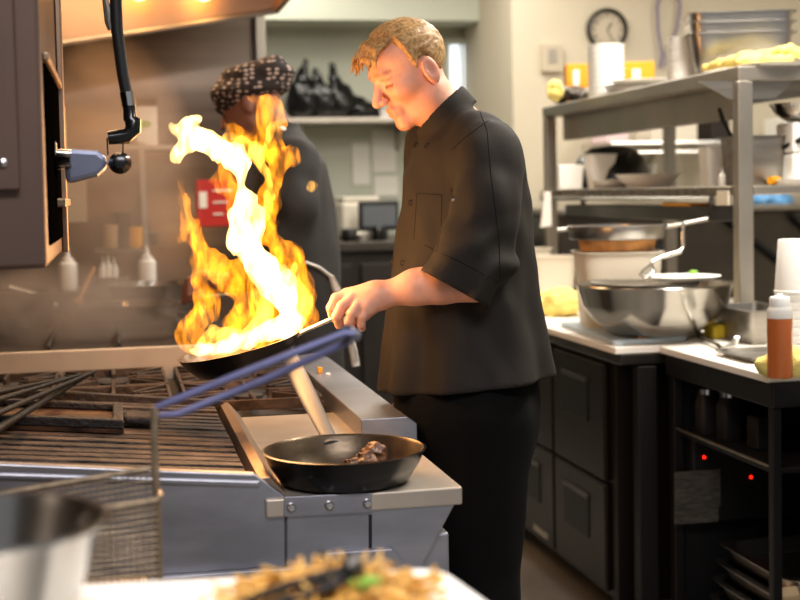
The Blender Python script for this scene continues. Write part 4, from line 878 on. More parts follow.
# ---- middle shelf things
zN = zM+.001
q = PZ(588, 175, 5.75)
dm = thing('dome_lid', (q.x+.05, q.y+.1, zN), 'large shiny black dome lid at the far end of the middle shelf', 'lid')
Rd = .165; MB().lathe([(Rd, 0), (Rd, .02), (Rd*.97, .08), (Rd*.85, .13), (Rd*.55, .17), (0, .185)], (q.x+.09, q.y-.04, zN), 48).build('dome', 'black_gloss', dm, smooth=True)
bxat('white_tub', 558, 592, 165, 5.62, .09, 'white_plastic', 'long low white tub in front of the black dome lid', 'tub', zN)
def bowl(px, Z, R, h, lab, name='white_bowl', mt='white_plastic', z=None, cat='bowl', grp=None, foot=.45, gap=.012):
    q, sc = onshelf(px, R, Z, gap=gap); z = zN if z is None else z; R *= sc; h *= sc
    return tag(MB().lathe([(0, 0), (R*foot, 0), (R*.8, h*.45), (R, h*.96), (R*1.01, h), (R*.96, h*.97), (R*.76, h*.5), (R*foot*.8, .006), (0, .006)], (q.x, q.y, z), 40).build(name, mt, smooth=True), lab, cat, grp)
q, sc = onshelf(600, .055, 4.85); _Z = 4.85*sc; z_h = PZ(600, 155, _Z).z-zN
t = thing('white_tub', (q.x, q.y, zN), 'square white tub with sloping sides beside the black dome lid', 'tub'); pan_mb(.105*sc, .1, z_h, (q.x, q.y, zN), t=.003, lip=.005, taper=.8, r=6).build('tub', 'white_plastic', t, smooth=True)
bowl(610, 4.65, .062, .03, 'small low white bowl in front of the square white tub')
bowl(648, 4.55, .110, .045, 'wide white bowl in the middle of the middle shelf', foot=.6)
bowl(644, 4.95, .05, .085, 'small white cup standing behind the wide white bowl', foot=.7, cat='cup', name='white_cup', gap=.32)
bowl(637, 4.62, .05, .012, 'tiny white dish behind the wide white bowl', name='white_dish', cat='dish', gap=.30)
q, sc = onshelf(714, .045, 4.32); z_h = PZ(714, 148, 4.32*sc).z-zN
t = thing('clear_container', (q.x, q.y, zN), 'tapered cloudy plastic container left of the near shelf post', 'container'); pan_mb(.084*sc, .084, z_h, (q.x, q.y, zN), t=.002, lip=.003, taper=.76, r=5).build('container', 'cloudy_plastic', t, smooth=True)
q, sc = onshelf(722, .011, 4.12, gap=.001); squeeze('small_bottle', q.x, q.y, zN, .011, .055, 'white_plastic', 'white_plastic', 'tiny white bottle in front of the cloudy container', 'bottle')
q = PZ(753, 155, 4.42); z_h = PZ(753, 137, 4.42).z-zN
t = thing('steam_pan', (q.x, q.y, zN), 'deep steel pan behind the near shelf post with utensils in it', 'pan'); pan_mb(.17, .16, z_h, (q.x, q.y, zN), lip=.012, taper=.84, r=9).build('pan', 'steel_dull', t, smooth=True)
l = thing('ladle', PZ(738, 150, 4.42)[:], 'black-handled ladle leaning in the deep steel pan toward the left', 'ladle'); MB().tube([PZ(719, 108, 4.40), PZ(723, 120, 4.40), PZ(731, 136, 4.40), PZ(740, 155, 4.42)], [.006, .008, .007, .006], 8).build('handle', 'black', l, smooth=True)
l = thing('ladle', PZ(770, 150, 4.42)[:], 'black-handled ladle sticking out of the deep steel pan to the right', 'ladle'); MB().tube([PZ(764, 148, 4.42), PZ(784, 147, 4.36), PZ(800, 140, 4.3), PZ(812, 134, 4.28)], [.006, .008, .009, .008], 8).build('handle', 'black', l, smooth=True)
bowl(800, 4.55, .10, .06, 'round steel bowl at the right edge, raised on white tubs', 'steel_bowl', 'steel_bowl', z=PZ(800, 124, 4.55).z)
q, _s = onshelf(800, .10, 4.55); ht = PZ(797, 125, 4.55).z-zN
for k, (h0_, h1_, lab) in enumerate(((0, ht*.5-.001, 'lower white tub supporting the steel bowl at the right edge'), (ht*.5, ht-.001, 'upper white tub supporting the steel bowl at the right edge'))): tag(boxo('white_tub', 'white_plastic', q.x-.05, q.x+.07, q.y-.05, q.y+.07, zN+h0_, zN+h1_, bevel=.01), lab, 'tub')
q, _s = onshelf(770, .05, 4.4); tag(MB().tube([Vector((q.x, q.y, zN+.014)), Vector((q.x+.04, q.y+.02, zN+.014))], .013, 14).build('tape_roll', 'yellow_box'), 'small yellow roll on the near end of the middle shelf', 'roll')
q, _s = onshelf(790, .075, 4.2); tag(MB().lathe([(0, 0), (.06, 0), (.075, .018), (.06, .014), (0, .012)], (q.x, q.y, zN), 32).build('white_dish', 'white_plastic', smooth=True), 'white dish at the right edge of the middle shelf beside the yellow roll', 'dish')
# towel hanging from the far post
p = PX(546, 215, XS-.03); q = PZ(548, 214, 5.7)
tag(MB().prism([PZ(545, 192, 5.66), PZ(551, 192, 5.66), PZ(552, 226, 5.66), PZ(541, 228, 5.66)], (0, .02, 0)).build('hanging_cloth', 'white_cloth', bevel=.004), 'small white cloth hanging at the far post of the overshelf', 'cloth')

# ---------------- background equipment seen through the shelf
a = PY(645, 205, 6.6); b = PY(830, 250, 6.6)
eq = thing('dish_hood', (2.6, 6.6, 0), 'large dark stainless machine with slanted struts seen behind the overshelf', 'machine')
zt = PY(700, 212, 6.5).z; xa = PY(560, 210, 6.5).x
boxo('body', 'steel_dark', xa, 4.6, 6.5, 7.3, 0, zt, eq, .01); boxo('top_rim', 'steel_dull', xa-.02, 4.6, 6.46, 7.3, zt, zt+.03, eq, .004)
for (p0, p1) in (((722, 214), (782, 262)), ((676, 240), (640, 262)), ((792, 214), (812, 234))):
    MB().tube([PY(*p0, 6.47), PY(*p1, 6.47)], .018, 6).build('strut', 'black', eq)
zc = PY(700, 143, 7.0).z
ws = thing('wire_shelf', (3.2, 7.2, zc), 'long wire shelf on the far wall behind the overshelf', 'shelf')
m = MB(); xa_, xb_ = PY(610, 140, 6.95).x, 4.6
for k in range(40): x = xa_+(xb_-xa_)*k/39; m.tube([(x, 6.95, zc), (x+.0, 7.39, zc)], .006, 5)
m.build('wires', 'steel', ws); MB().tube([(xa_, 6.95, zc), (xb_, 6.95, zc)], .012, 8).tube([(xa_, 6.95, zc-.05), (xb_, 6.95, zc-.05)], .01, 8).build('edge_wire', 'steel', ws)
for x in (xa_+.3, xb_-.8): MB().prism([(x, 7.39, zc), (x, 7.0, zc), (x, 7.39, zc-.25)], (.02, 0, 0)).build('bracket', 'steel_dull', ws)
for i, (x0, x1_, y0, mt, lab) in enumerate(((600, 622, 121, 'paper_pink', 'white and pink carton on the far wire shelf, leftmost'), (645, 662, 118, 'beige_plastic', 'pale carton on the far wire shelf, second from the left'), (668, 690, 112, 'beige_plastic', 'cream canister on the far wire shelf, third from the left'), (704, 722, 112, 'dark_box', 'dark canister on the far wire shelf near the ladle'), (776, 790, 118, 'paper', 'white carton on the far wire shelf at the right'))):
    A = PY(x0, 141, 7.15); B = PY(x1_, y0, 7.15); tag(boxo('carton', mt, A.x, B.x, 7.05, 7.3, zc+.007, max(B.z, zc+.1), bevel=.008), lab, 'box', 'boxes on the far wire shelf')
A = PY(760, 200, 6.6); tag(blob('blue_cloth', 'blue_glove', (PY(780, 205, 6.6).x, 6.75, zt+.055), (.14, .1, .05), 4, .02, .012), 'blue cloth lying on the dark machine behind the near shelf post', 'cloth')
# ================================================================== CHEF (foreground)
CZ = 2.87; S = CZ/FPX
def K(px, py, w=0.0): return PZ(px, py, CZ+w)
def axes_dot(P, O, A): return (P[0]-O.x)*A.x+(P[1]-O.y)*A.y+(P[2]-O.z)*A.z
def frame(th, ps):
    f0 = RT*(-math.cos(ps)) - FW*math.sin(ps); F = f0*math.cos(th)-UP*math.sin(th); U = UP*math.cos(th)+f0*math.sin(th); L = RT*math.sin(ps)-FW*math.cos(ps); return F, U, L
ch = thing('person', PH(470, 836, 0.0)[:] if False else (K(470, 400).x, K(470, 400).y, 0), 'person with short blond hair in a black chef jacket holding a flaming pan', 'person')
hF, hU, hL = frame(math.radians(30), math.radians(20)); HO = K(418, 72, 0)
def Hh(f, u, l=0): return HO + hF*f + hU*u + hL*l
AX = (hF, hU, hL)
def skull(P):
    f = ell(P, Hh(.006, .036), (.073, .070, .072), AX)
    f = smin(f, ell(P, Hh(.030, .050), (.062, .054, .061), AX), .025); return f
def head(P):
    f = skull(P)
    f = smin(f, ell(P, Hh(.040, -.016), (.050, .060, .053), AX), .03)
    f = smin(f, ell(P, Hh(.030, -.002), (.050, .052, .063), AX), .02)
    for s in (-1, 1):
        f = smin(f, rc(P, Hh(.005, -.045, s*.048), Hh(.020, -.058, s*.046), .016, .013), .03)
        f = smin(f, rc(P, Hh(.020, -.058, s*.044), Hh(.076, -.079, s*.010), .012, .012), .024)
        f = smin(f, ell(P, Hh(.060, -.008, s*.040), (.028, .020, .020), AX), .02)
    f = smin(f, ell(P, Hh(.083, -.079), (.0155, .014, .018), AX), .013)
    f = smin(f, rc(P, Hh(.083, .034, -.030), Hh(.083, .034, .030), .011, .011), .014)
    f = smin(f, ell(P, Hh(.085, -.049), (.013, .020, .022), AX), .014)
    for s in (-1, 1): f = smax(f, -(ell(P, Hh(.101, .013, s*.033), (.018, .012, .017), AX)), .012)
    for s in (-1, 1): f = smin(f, ell(P, Hh(.0765, .012, s*.032), (.0125, .0105, .0145), AX), .003)
    f = smin(f, rc(P, Hh(.090, .022), Hh(.1135, -.013), .0075, .0100), .010)
    f = smin(f, ell(P, Hh(.1150, -.0170), (.0105, .0085, .010), AX), .006)
    for s in (-1, 1):
        f = smin(f, ell(P, Hh(.103, -.020, s*.0115), (.010, .0075, .0060), AX), .004)
    f = smin(f, rc(P, Hh(.0955, -.041, -.013), Hh(.0955, -.041, .013), .0055, .0055), .005)
    f = smin(f, rc(P, Hh(.0940, -.0525, -.012), Hh(.0940, -.0525, .012), .0062, .0062), .005)
    f = smax(f, -rc(P, Hh(.1035, -.0468, -.020), Hh(.1035, -.0468, .020), .0028, .0028), .003)
    for s in (-1, 1):   # ears
        e = ell(P, Hh(.003, -.004, s*.076), (.0175, .031, .0085), AX)
        e = smax(e, -ell(P, Hh(.006, -.001, s*.085), (.0105, .019, .0065), AX), .003)
        e = smin(e, ell(P, Hh(.014, -.008, s*.077), (.004, .007, .005), AX), .003)
        f = smin(f, e, .004)
    f = smin(f, chain(P, [K(423, 84), K(434, 104), K(457, 127)], [.048, .049, .056], .02), .022)
    return f
def head_tint(v):
    d = v-np.array(HO[:]); f = d@np.array(hF[:]); u = d@np.array(hU[:]); l = d@np.array(hL[:]); c = np.ones((len(v), 3))
    def put(m, col): 
        m = np.clip(m, 0, 1)[:, None]; c[:] = c*(1-m)+np.array(col)*m
    inh = (np.abs(f) < .2) & (np.abs(u) < .2) & (np.abs(l) < .12)
    bd = np.clip(1-np.maximum(0, u+.035)/.03, 0, 1)*np.clip((f-.0)/.03, 0, 1)*(u > -.12)*inh; put(bd*.45, (.80, .62, .50))
    bx = np.clip(1-((f-.088)/.03)**2-((u+.030)/.006)**2, 0, 1)*inh; put(bx*.35, (.8, .62, .5))
    lip = np.clip(1.6-((u+.0468)/.0085)**2*1.2, 0, 1)*(f > .088)*np.clip(1.5-np.abs(l)/.016, 0, 1)*inh; put(lip*.55, (.92, .60, .58))
    br = np.clip(1.4-np.abs(u-.035+.12*(np.abs(l)-.03))/.0045, 0, 1)*(np.abs(l) > .010)*(np.abs(l) < .050)*(f > .055)*inh; put(br*.6, (.52, .36, .22))
    ey = np.clip(1.5-np.abs(u-.0065+.10*np.abs(np.abs(l)-.032))/.0034, 0, 1)*(np.abs(np.abs(l)-.033) < .016)*(f > .05)*inh; put(ey*.95, (.28, .16, .12))
    cr = np.clip(1.3-np.abs(u-.0205)/.003, 0, 1)*(np.abs(np.abs(l)-.032) < .016)*(f > .05)*inh; put(cr*.6, (.6, .42, .34))
    ear = (np.abs(l) > .070)*(np.abs(u) < .035)*(np.abs(f+.005) < .024); put(ear*.4, (1.0, .74, .70))
    ch_ = np.clip(1-((f-.075)**2+(u+.01)**2+(np.abs(l)-.042)**2)/.025**2, 0, 1); put(ch_*.3, (1.0, .78, .72))
    return c
# hand + forearm (his left arm)
HW = -.16
def hand_l(P):
    f = chain(P, [K(474, 282, -.18), K(440, 284, -.18), K(416, 287, -.175), K(386, 294, -.165)], [.041, .037, .0335, .0255], .02)
    f = smin(f, ell(P, K(376, 295, -.165), (.030, .024, .028), (RT, UP, FW)), .02)
    f = smin(f, chain(P, [K(374, 297, -.165), K(358, 303, -.165)], [.027, .0275], .01), .018)
    f = smin(f, chain(P, [K(372, 296, -.165), K(348, 297, -.160)], [.023, .019], .01), .014)
    f = smin(f, chain(P, [K(366, 308, -.18), K(360, 316, -.175)], [.020, .017], .01), .014)
    for pts, rs in (([K(349, 294, -.165), K(336, 298, -.172), K(331, 308, -.172), K(333, 318, -.155)], [.0115, .0102, .0096, .0088]),
                    ([K(352, 298, -.180), K(342, 306, -.188), K(337, 316, -.186), K(339, 325, -.165)], [.0115, .0108, .0102, .0090]),
                    ([K(358, 304, -.188), K(352, 313, -.196), K(349, 321, -.190), K(351, 327, -.168)], [.0110, .0105, .0100, .0088]),
                    ([K(366, 309, -.188), K(362, 317, -.194), K(361, 324, -.188), K(362, 328, -.168)], [.0100, .0095, .0088, .0080]),
                    ([K(368, 296, -.145), K(352, 295, -.130), K(342, 303, -.122), K(337, 314, -.128)], [.015, .0115, .0105, .0090])):
        f = smin(f, chain(P, pts, rs, .003), .0022)
    return f
def hand_r(P):
    f = chain(P, [K(436, 250, .19), K(428, 330, .19), K(412, 385, .14), K(406, 397, .11)], [.042, .036, .026, .025], .02)
    for i in range(4):
        w = .06+.022*i; f = smin(f, chain(P, [K(408, 396, w+.01), K(400, 400, w), K(396, 406, w), K(399, 412, w)], [.012, .0098, .009, .0085], .003), .003)
    f = smin(f, chain(P, [K(410, 394, .06), K(405, 402, .045), K(404, 411, .04)], [.013, .011, .009], .003), .005); return f
def body_core(P): return chain(P, [K(456, 132), K(464, 180), K(464, 300), K(468, 375)], [.045, .07, .09, .09], .05)
lo, hi = bounds([Hh(.0, .04), K(455, 128)], .0); lo = np.minimum(lo, np.array(HO[:])-.15); hi = np.maximum(hi, np.array(HO[:])+.15); lo[2] = K(455, 140).z
l2, h2 = bounds([K(486, 283, -.18), K(331, 308, -.172), K(360, 330, -.19), K(350, 290, -.12)], .05)
l3, h3 = bounds([K(436, 250, .19), K(428, 330, .19), K(397, 412, .05), K(408, 396, .16)], .05)
l4, h4 = bounds([K(452, 130), K(468, 385)], .14)
sdf_mesh([(head, lo, hi, .0019), (hand_l, l2, h2, .0023), (hand_r, l3, h3, .004), (body_core, l4, h4, .02)], 'body', 'skin', ch, head_tint)
# hair
def hair(P):
    d = [P[0]-HO.x, P[1]-HO.y, P[2]-HO.z]; F = d[0]*hF.x+d[1]*hF.y+d[2]*hF.z; U = d[0]*hU.x+d[1]*hU.y+d[2]*hU.z; L = d[0]*hL.x+d[1]*hL.y+d[2]*hL.z
    th = np.clip((U+.04)/.12, 0, 1)
    line = np.interp(F, [-.13, -.065, -.040, -.017, -.003, .015, .026, .032, .037, .045, .060, .075, .11], [-.030, -.040, -.036, -.008, .026, .024, .004, .022, .060, .084, .090, .093, .097])
    line = line + .004*vnoise(F*160, L*120, U*0)
    f = skull(P) - np.minimum(.0035+.0105*th, .0006+.42*np.clip(U-line, 0, 1))
    f = smax(f, (line-U)*.8, .004)
    g = smax(skull(P)-.001, (line-U), .002)
    a = np.arctan2(L, F-.02+.0*U)     # strands radiate from the crown to the fringe
    n = vnoise(L*230, F*10, U*230)*.0018+vnoise(L*90, F*9+5, U*90)*.0016
    return f + n*np.clip(th+.2, 0, 1)
lk = []
for i in range(34):
    l = -.050+.100*i/33 + random.uniform(-.004, .004); k = random.uniform(.45, 1.25) * (1-.35*abs(l)/.05) ; dr = random.uniform(-.014, .010)
    lk.append(([Hh(.045, .108-abs(l)*.35, l), Hh(.080, .100-abs(l)*.42+.004, l*1.02), Hh(.080+.030*k, .090-abs(l)*.45, l*1.05+dr*.3), Hh(.080+.046*k, .078-abs(l)*.45-.010*k, l*1.05+dr)], [.008, .0065, .0036, .0010]))
def hair_all(P):
    f = hair(P)
    for pts, rs in lk: f = smin(f, chain(P, pts, rs, .003), .002)
    return f
lo, hi = bounds([Hh(0, .03), Hh(.08, .09)], .125)
sdf_mesh([(hair_all, lo, hi, .0022)], 'hair', 'hair', ch)
# jacket
TO = K(450, 250, 0)
TAB = [(104, 440, 466, .040), (112, 433, 476, .075), (120, 426, 487, .115), (130, 419, 501, .150), (145, 411, 512, .175), (175, 403, 521, .185), (200, 399, 526, .185), (240, 395, 530, .18), (280, 391, 534, .18), (320, 387, 540, .185), (360, 384, 547, .195), (410, 381, 555, .205)]
vv = np.array([-(t[0]-250)*S for t in TAB]); cu_ = np.array([((t[1]+t[2])/2-450)*S for t in TAB]); su_ = np.array([(t[2]-t[1])/2*S for t in TAB]); bb_ = np.array([t[3] for t in TAB])
PS = math.radians(25); aa_ = np.sqrt(np.maximum(su_**2-(bb_*math.sin(PS))**2, (su_*.45)**2))/math.cos(PS)
def torso(P, shrink=0):
    U = axes_dot(P, TO, RT); V = axes_dot(P, TO, UP); W = axes_dot(P, TO, FW)
    o = np.argsort(vv); c = np.interp(V, vv[o], cu_[o]); a = np.interp(V, vv[o], aa_[o]); b = np.interp(V, vv[o], bb_[o])
    uu = U-c; ff = -uu*math.cos(PS)-W*math.sin(PS); ll = uu*math.sin(PS)-W*math.cos(PS)
    q = np.sqrt((ff/a)**2+(ll/b)**2); d = (q-1)*np.minimum(a, b)*.95
    an = np.arctan2(ll, ff); low = np.clip((.0-V)/.3, 0, 1)
    d = d + low*.010*np.sin(an*8+V*6+1.5*np.sin(V*9)) + .0065*vnoise(U*20+V*10, V*9-U*10, W*16) + .004*np.sin((V*.8+uu*1.2)*38+2*vnoise(U*8, V*8, W*8))*np.clip((V-.02)/.15, 0, 1)*np.clip(1-(V-.15)/.1, 0, 1)
    # hem plane: falls towards the front, higher at the back
    hem = -(V + .304 + (.0)*U) + 0
    e = (V - (-(393-250)*S + (U-(383-450)*S)*(.105)))
    d = smax(d, -e, .004); d = smax(d, V-.300, .01); return d
def sleeve(P):
    f = chain(P, [K(478, 140, -.10), K(488, 160, -.150), K(487, 205, -.185), K(473, 258, -.195), K(446, 306, -.19)], [.056, .060, .064, .074, .088], .03)
    V = axes_dot(P, TO, UP); U = axes_dot(P, TO, RT); W = axes_dot(P, TO, FW)
    f = f + .0065*np.sin((V*1.0-U*.7)*62+3*vnoise(U*12, V*12, W*12))*np.clip((.08-V)/.1, 0, 1) + .007*vnoise(U*24, V*12, W*24)
    n = (RT*(-.487)+UP*(-.873)).normalized(); c = K(455, 289, -.19); pl = axes_dot(P, c, n)
    f = smax(f, pl, .003)
    inner = chain(P, [K(461, 280, -.185), K(446, 306, -.185)], [.052, .074], .02); return smax(f, -inner, .004)
def sleeve_r(P):
    return chain(P, [K(430, 142, .10), K(434, 160, .14), K(440, 220, .17), K(436, 270, .18)], [.055, .060, .062, .066], .03)
def collar(P):
    # stand collar ring around the neck, tipped forward
    c = K(442, 112, 0); ax = (UP*.74 - RT*.67 - FW*.05).normalized(); f1_ = (RT*-.74-UP*.67).normalized(); l1 = ax.cross(f1_)
    h = axes_dot(P, c, ax); x = axes_dot(P, c, f1_); y = axes_dot(P, c, l1); r = np.sqrt((x/.066)**2+(y/.070)**2)*.066
    f = np.abs(r-.066+.10*np.maximum(h, 0))-.0045; return smax(f, np.abs(h+.010)-.024+.12*np.maximum(x, 0), .004)
def jacket(P):
    f = smin(torso(P), sleeve(P), .022); f = smin(f, sleeve_r(P), .025); f = smin(f, collar(P), .010)
    neck = chain(P, [K(421, 80), K(434, 104), K(449, 117, 0)], [.055, .056, .056], .02); f = smax(f, -neck, .003)
    return f
lo, hi = bounds([K(381, 250, -.26), K(381, 250, .22), K(555, 250, -.26), K(555, 250, .22), K(450, 96, 0), K(450, 404, 0)], .03)
l5 = lo; sdf_mesh([(jacket, lo, hi, .0052)], 'jacket', 'jacket', ch, label='black short-sleeved double-breasted jacket')
# seams, buttons, pocket, thermometer: found by walking from the camera onto the jacket surface
def hit(px, py, fn, z0=CZ-.42, z1=CZ+.3, n=240):
    zs = np.linspace(z0, z1, n); pts = np.array([PZ(px, py, z)[:] for z in zs]); v = fn(pts.T)
    i = np.argmax(v < 0)
    if v[i] >= 0: return None
    a, b = v[i-1], v[i]; return PZ(px, py, zs[i-1]+(zs[i]-zs[i-1])*a/(a-b))
for (x, y) in ((416, 145), (427, 146), (399, 203), (411, 203), (393, 262), (403, 263)):
    p = hit(x, y, jacket)
    if p is None: continue
    nrm = (-FW*.8-RT*.5).normalized(); MB().lathe([(.0068, -.003), (.0068, .0015), (.004, .003), (0, .002)], p, 16, nrm).build('button', 'button', ch, smooth=True)
def seam(pts, nm, r=.0007, mt='trousers', par=ch):
    q = [];
    for i in range(len(pts)-1):
        for k in range(8):
            t = k/8; q.append((pts[i][0]*(1-t)+pts[i+1][0]*t, pts[i][1]*(1-t)+pts[i+1][1]*t))
    q.append(pts[-1]); h = [hit(x, y, jacket) for x, y in q]; h = [p for p in h if p is not None]
    if len(h) > 2: MB().tube(h, r, 6).build(nm, mt, par, smooth=True)
seam([(417, 193), (442, 195), (441, 230), (436, 252)], 'pocket_seam', .0007); seam([(417, 193), (414, 240)], 'pocket_seam', .0007)
seam([(452, 150), (462, 140), (478, 128), (489, 120)], 'shoulder_seam', .0008); seam([(424, 245), (460, 262), (498, 282)], 'cuff_seam', .0007); seam([(480, 112), (487, 130), (491, 175), (499, 240), (500, 278)], 'sleeve_seam', .0008)
p = hit(451, 190, jacket); p2 = hit(453, 200, jacket)
if p and p2: MB().tube([p-FW*.005, p2-FW*.005], .0035, 8).build('pocket_thermometer', 'chrome', ch, smooth=True)
# trousers + shoes
def trousers(P):
    f = smin(ell(P, K(466, 395), (.155, .15, .17), (RT, UP, FW)), ell(P, K(470, 430), (.14, .14, .165), (RT, UP, FW)), .05)
    for w, dx in ((-.085, 6), (.085, -8)):
        f = smin(f, chain(P, [K(474+dx, 420, w), K(472+dx, 600, w), K(470+dx, 790, w)], [.108, .083, .072], .03), .03)
    U = axes_dot(P, TO, RT); V = axes_dot(P, TO, UP); W = axes_dot(P, TO, FW)
    f = f+.004*vnoise(U*20, V*7, W*20); return smax(f, V+.265, .01)
lo, hi = bounds([K(400, 380, -.2), K(545, 380, .2), K(470, 800, 0)], .04); lo[2] = .03
sdf_mesh([(trousers, lo, hi, .009)], 'trousers', 'trousers', ch)
for w, dx in ((-.085, 6), (.085, -8)):
    b = K(470+dx, 800, w); c = Vector((b.x, b.y, .045))
    def shoe(P, c=c): return smax(smin(ell(P, c+Vector((0, 0, .02)), (.06, .05, .065)), ell(P, c+Vector((-.10, -.02, 0)), (.11, .05, .048)), .04), .002-P[2], .003)
    sdf_mesh([(shoe, (c.x-.25, c.y-.1, -.01), (c.x+.1, c.y+.1, .14), .008)], 'shoe', 'black', ch)

# ================================================================== SECOND COOK
Z2 = 4.25; S2 = Z2/FPX
def J(px, py, w=0.0): return PZ(px, py, Z2+w)
c2 = thing('person', (J(300, 300).x, J(300, 300).y, 0), 'person in a patterned head wrap and dark jacket standing behind the flame', 'person')
gF, gU, gL = frame(math.radians(22), math.radians(-12)); GO = J(253, 108)
def G(f, u, l=0): return GO+gF*f+gU*u+gL*l
GX = (gF, gU, gL)
def head2(P):
    f = ell(P, G(-.006, .043), (.096, .083, .074), GX); f = smin(f, ell(P, G(.040, -.02), (.052, .072, .055), GX), .03)
    f = smin(f, rc(P, G(.090, .022), G(.113, -.018), .008, .011), .010); f = smin(f, ell(P, G(.084, -.09), (.017, .016, .020), GX), .015)
    f = smin(f, ell(P, G(.085, -.053), (.014, .02, .024), GX), .014); f = smin(f, rc(P, G(.083, .034, -.03), G(.083, .034, .03), .011, .011), .012)
    for s in (-1, 1):
        f = smax(f, -(ell(P, G(.101, .013, s*.033), (.018, .012, .017), GX)), .012); f = smin(f, ell(P, G(.0765, .012, s*.032), (.0125, .0105, .0145), GX), .003)
        f = smin(f, ell(P, G(-.006, 0, s*.077), (.0185, .031, .0085), GX), .004); f = smin(f, rc(P, G(.01, -.05, s*.045), G(.078, -.092, s*.01), .014, .014), .028)
    f = smin(f, rc(P, G(-.03, -.01), J(278, 138), .055, .06), .03)
    return f
def arm2(P):
    f = chain(P, [J(262, 264, -.15), J(240, 282, -.14), J(218, 283, -.14), J(208, 278, -.14)], [.04, .036, .028, .026], .02)
    f = smin(f, ell(P, J(202, 280, -.14), (.04, .032, .024), (RT, UP, FW)), .015)
    for i in range(4): f = smin(f, chain(P, [J(198, 276+i*5, -.15), J(189, 280+i*5, -.16), J(184, 290+i*4, -.15)], [.011, .010, .009], .004), .004)
    f = smin(f, chain(P, [J(206, 290, -.14), J(198, 298, -.15), J(190, 300, -.15)], [.014, .011, .009], .004), .006)
    return f
def core2(P): return chain(P, [J(285, 150), J(300, 300), J(300, 560)], [.07, .11, .09], .05)
def tint2(v): 
    return np.ones((len(v), 3))
lo, hi = bounds([GO], .17); l6, h6 = bounds([J(282, 240, -.12), J(184, 290, -.15), J(200, 300, -.15)], .06); l7, h7 = bounds([J(285, 150), J(300, 560)], .13)
lo = np.minimum(lo, np.array(J(278, 145)[:])-.08); hi = np.maximum(hi, np.array(J(278, 138)[:])+.08)
sdf_mesh([(head2, lo, hi, .005), (arm2, l6, h6, .004), (core2, l7, h7, .03)], 'body', 'skin_far', c2, tint2)
def wrap2(P):
    f = ell(P, G(-.008, .062), (.122, .082, .095), GX); f = smin(f, ell(P, G(-.105, .070), (.062, .055, .07), GX), .04)
    d = axes_dot(P, GO, gF); u = axes_dot(P, GO, gU); f = smax(f, (.012+.16*np.maximum(d, 0)*.6-u)*.9, .008)
    f = f+.004*np.sin((u-.4*d)*90)+.004*vnoise(P[0]*25, P[1]*25, P[2]*25); return f
lo, hi = bounds([G(0, .06), G(-.11, .07)], .14); sdf_mesh([(wrap2, lo, hi, .005)], 'head_wrap', 'bandana', c2, label='dark head wrap with a pale oval pattern')
T2 = [(128, 272, 300, .05), (136, 266, 306, .10), (146, 262, 315, .155), (165, 262, 326, .19), (200, 264, 334, .20), (250, 268, 340, .2), (310, 270, 343, .2), (400, 270, 345, .2), (470, 272, 345, .2)]
TO2 = J(300, 250); v2 = np.array([-(t[0]-250)*S2 for t in T2])[::-1]; c2_ = np.array([((t[1]+t[2])/2-300)*S2 for t in T2])[::-1]; s2_ = np.array([(t[2]-t[1])/2*S2 for t in T2])[::-1]; b2_ = np.array([t[3] for t in T2])[::-1]
def jack2(P):
    U = axes_dot(P, TO2, RT); V = axes_dot(P, TO2, UP); W = axes_dot(P, TO2, FW); c = np.interp(V, v2, c2_); a = np.interp(V, v2, s2_); b = np.interp(V, v2, b2_)
    d = (np.sqrt(((U-c)/a)**2+(W/b)**2)-1)*np.minimum(a, b)*.95+.005*vnoise(U*14, V*8, W*14)
    d = smax(smax(d, V-.40, .01), -(V+.62), .01)
    s = chain(P, [J(296, 160, -.14), J(292, 205, -.19), J(276, 246, -.18), J(246, 275, -.16)], [.07, .072, .062, .050], .03)+.005*vnoise(U*20, V*20, W*20)
    s2b = chain(P, [J(280, 160, .14), J(265, 225, .18), J(240, 272, .12)], [.065, .065, .05], .03)
    return smin(smin(d, s, .03), s2b, .03)
lo, hi = bounds([J(236, 120, -.26), J(348, 120, .24), J(348, 470, .24), J(236, 470, -.26)], .05); sdf_mesh([(jack2, lo, hi, .010)], 'jacket', 'jacket_far', c2, label='dark grey jacket and apron')
def trou2(P): return smin(chain(P, [J(300, 440, -.09), J(300, 610, -.09)], [.11, .07], .02), chain(P, [J(312, 440, .1), J(312, 610, .1)], [.11, .07], .02), .03)
lo, hi = bounds([J(300, 440, -.1), J(312, 440, .1), J(306, 612, 0)], .13); lo[2] = .03; sdf_mesh([(lambda P: smax(trou2(P), .04-P[2], .01), lo, hi, .015)], 'trousers', 'trousers', c2)
for w in (-.09, .1):
    b = J(304, 612, w); c = Vector((b.x, b.y, .045))
    def shoe(P, c=c): return smax(smin(ell(P, c+Vector((0, 0, .02)), (.06, .05, .065)), ell(P, c+Vector((-.10, 0, 0)), (.11, .05, .048)), .04), .002-P[2], .003)
    sdf_mesh([(shoe, (c.x-.25, c.y-.1, -.01), (c.x+.1, c.y+.1, .14), .012)], 'shoe', 'black', c2)
def jh(px, py): return hit(px, py, jack2, 3.8, 4.5)
def string(pts, r=.011):
    q = []
    for (x, y) in pts:
        p = jh(x, y); q.append((p if p is not None else (q[-1] if False else J(x, y, -.02)))-FW*.006)
    sm = [];
    for k in range(len(q)-1):
        for t in (0, .33, .66): sm.append(q[k].lerp(q[k+1], t))
    MB().tube(sm+[q[-1]], r, 8, .4).build('apron_string', 'white_cloth', c2, smooth=True)
string([(305, 262), (318, 267), (330, 276), (334, 290)]); string([(330, 276), (338, 290), (342, 308), (336, 322)], .013); string([(334, 290), (341, 300), (345, 322), (352, 345), (356, 366)], .013)
MB().tube([J(282, 128, -.06), J(288, 133, -.08), J(280, 146, -.10)], .012, 8, .5).build('collar_strap', 'white_cloth', c2, smooth=True)

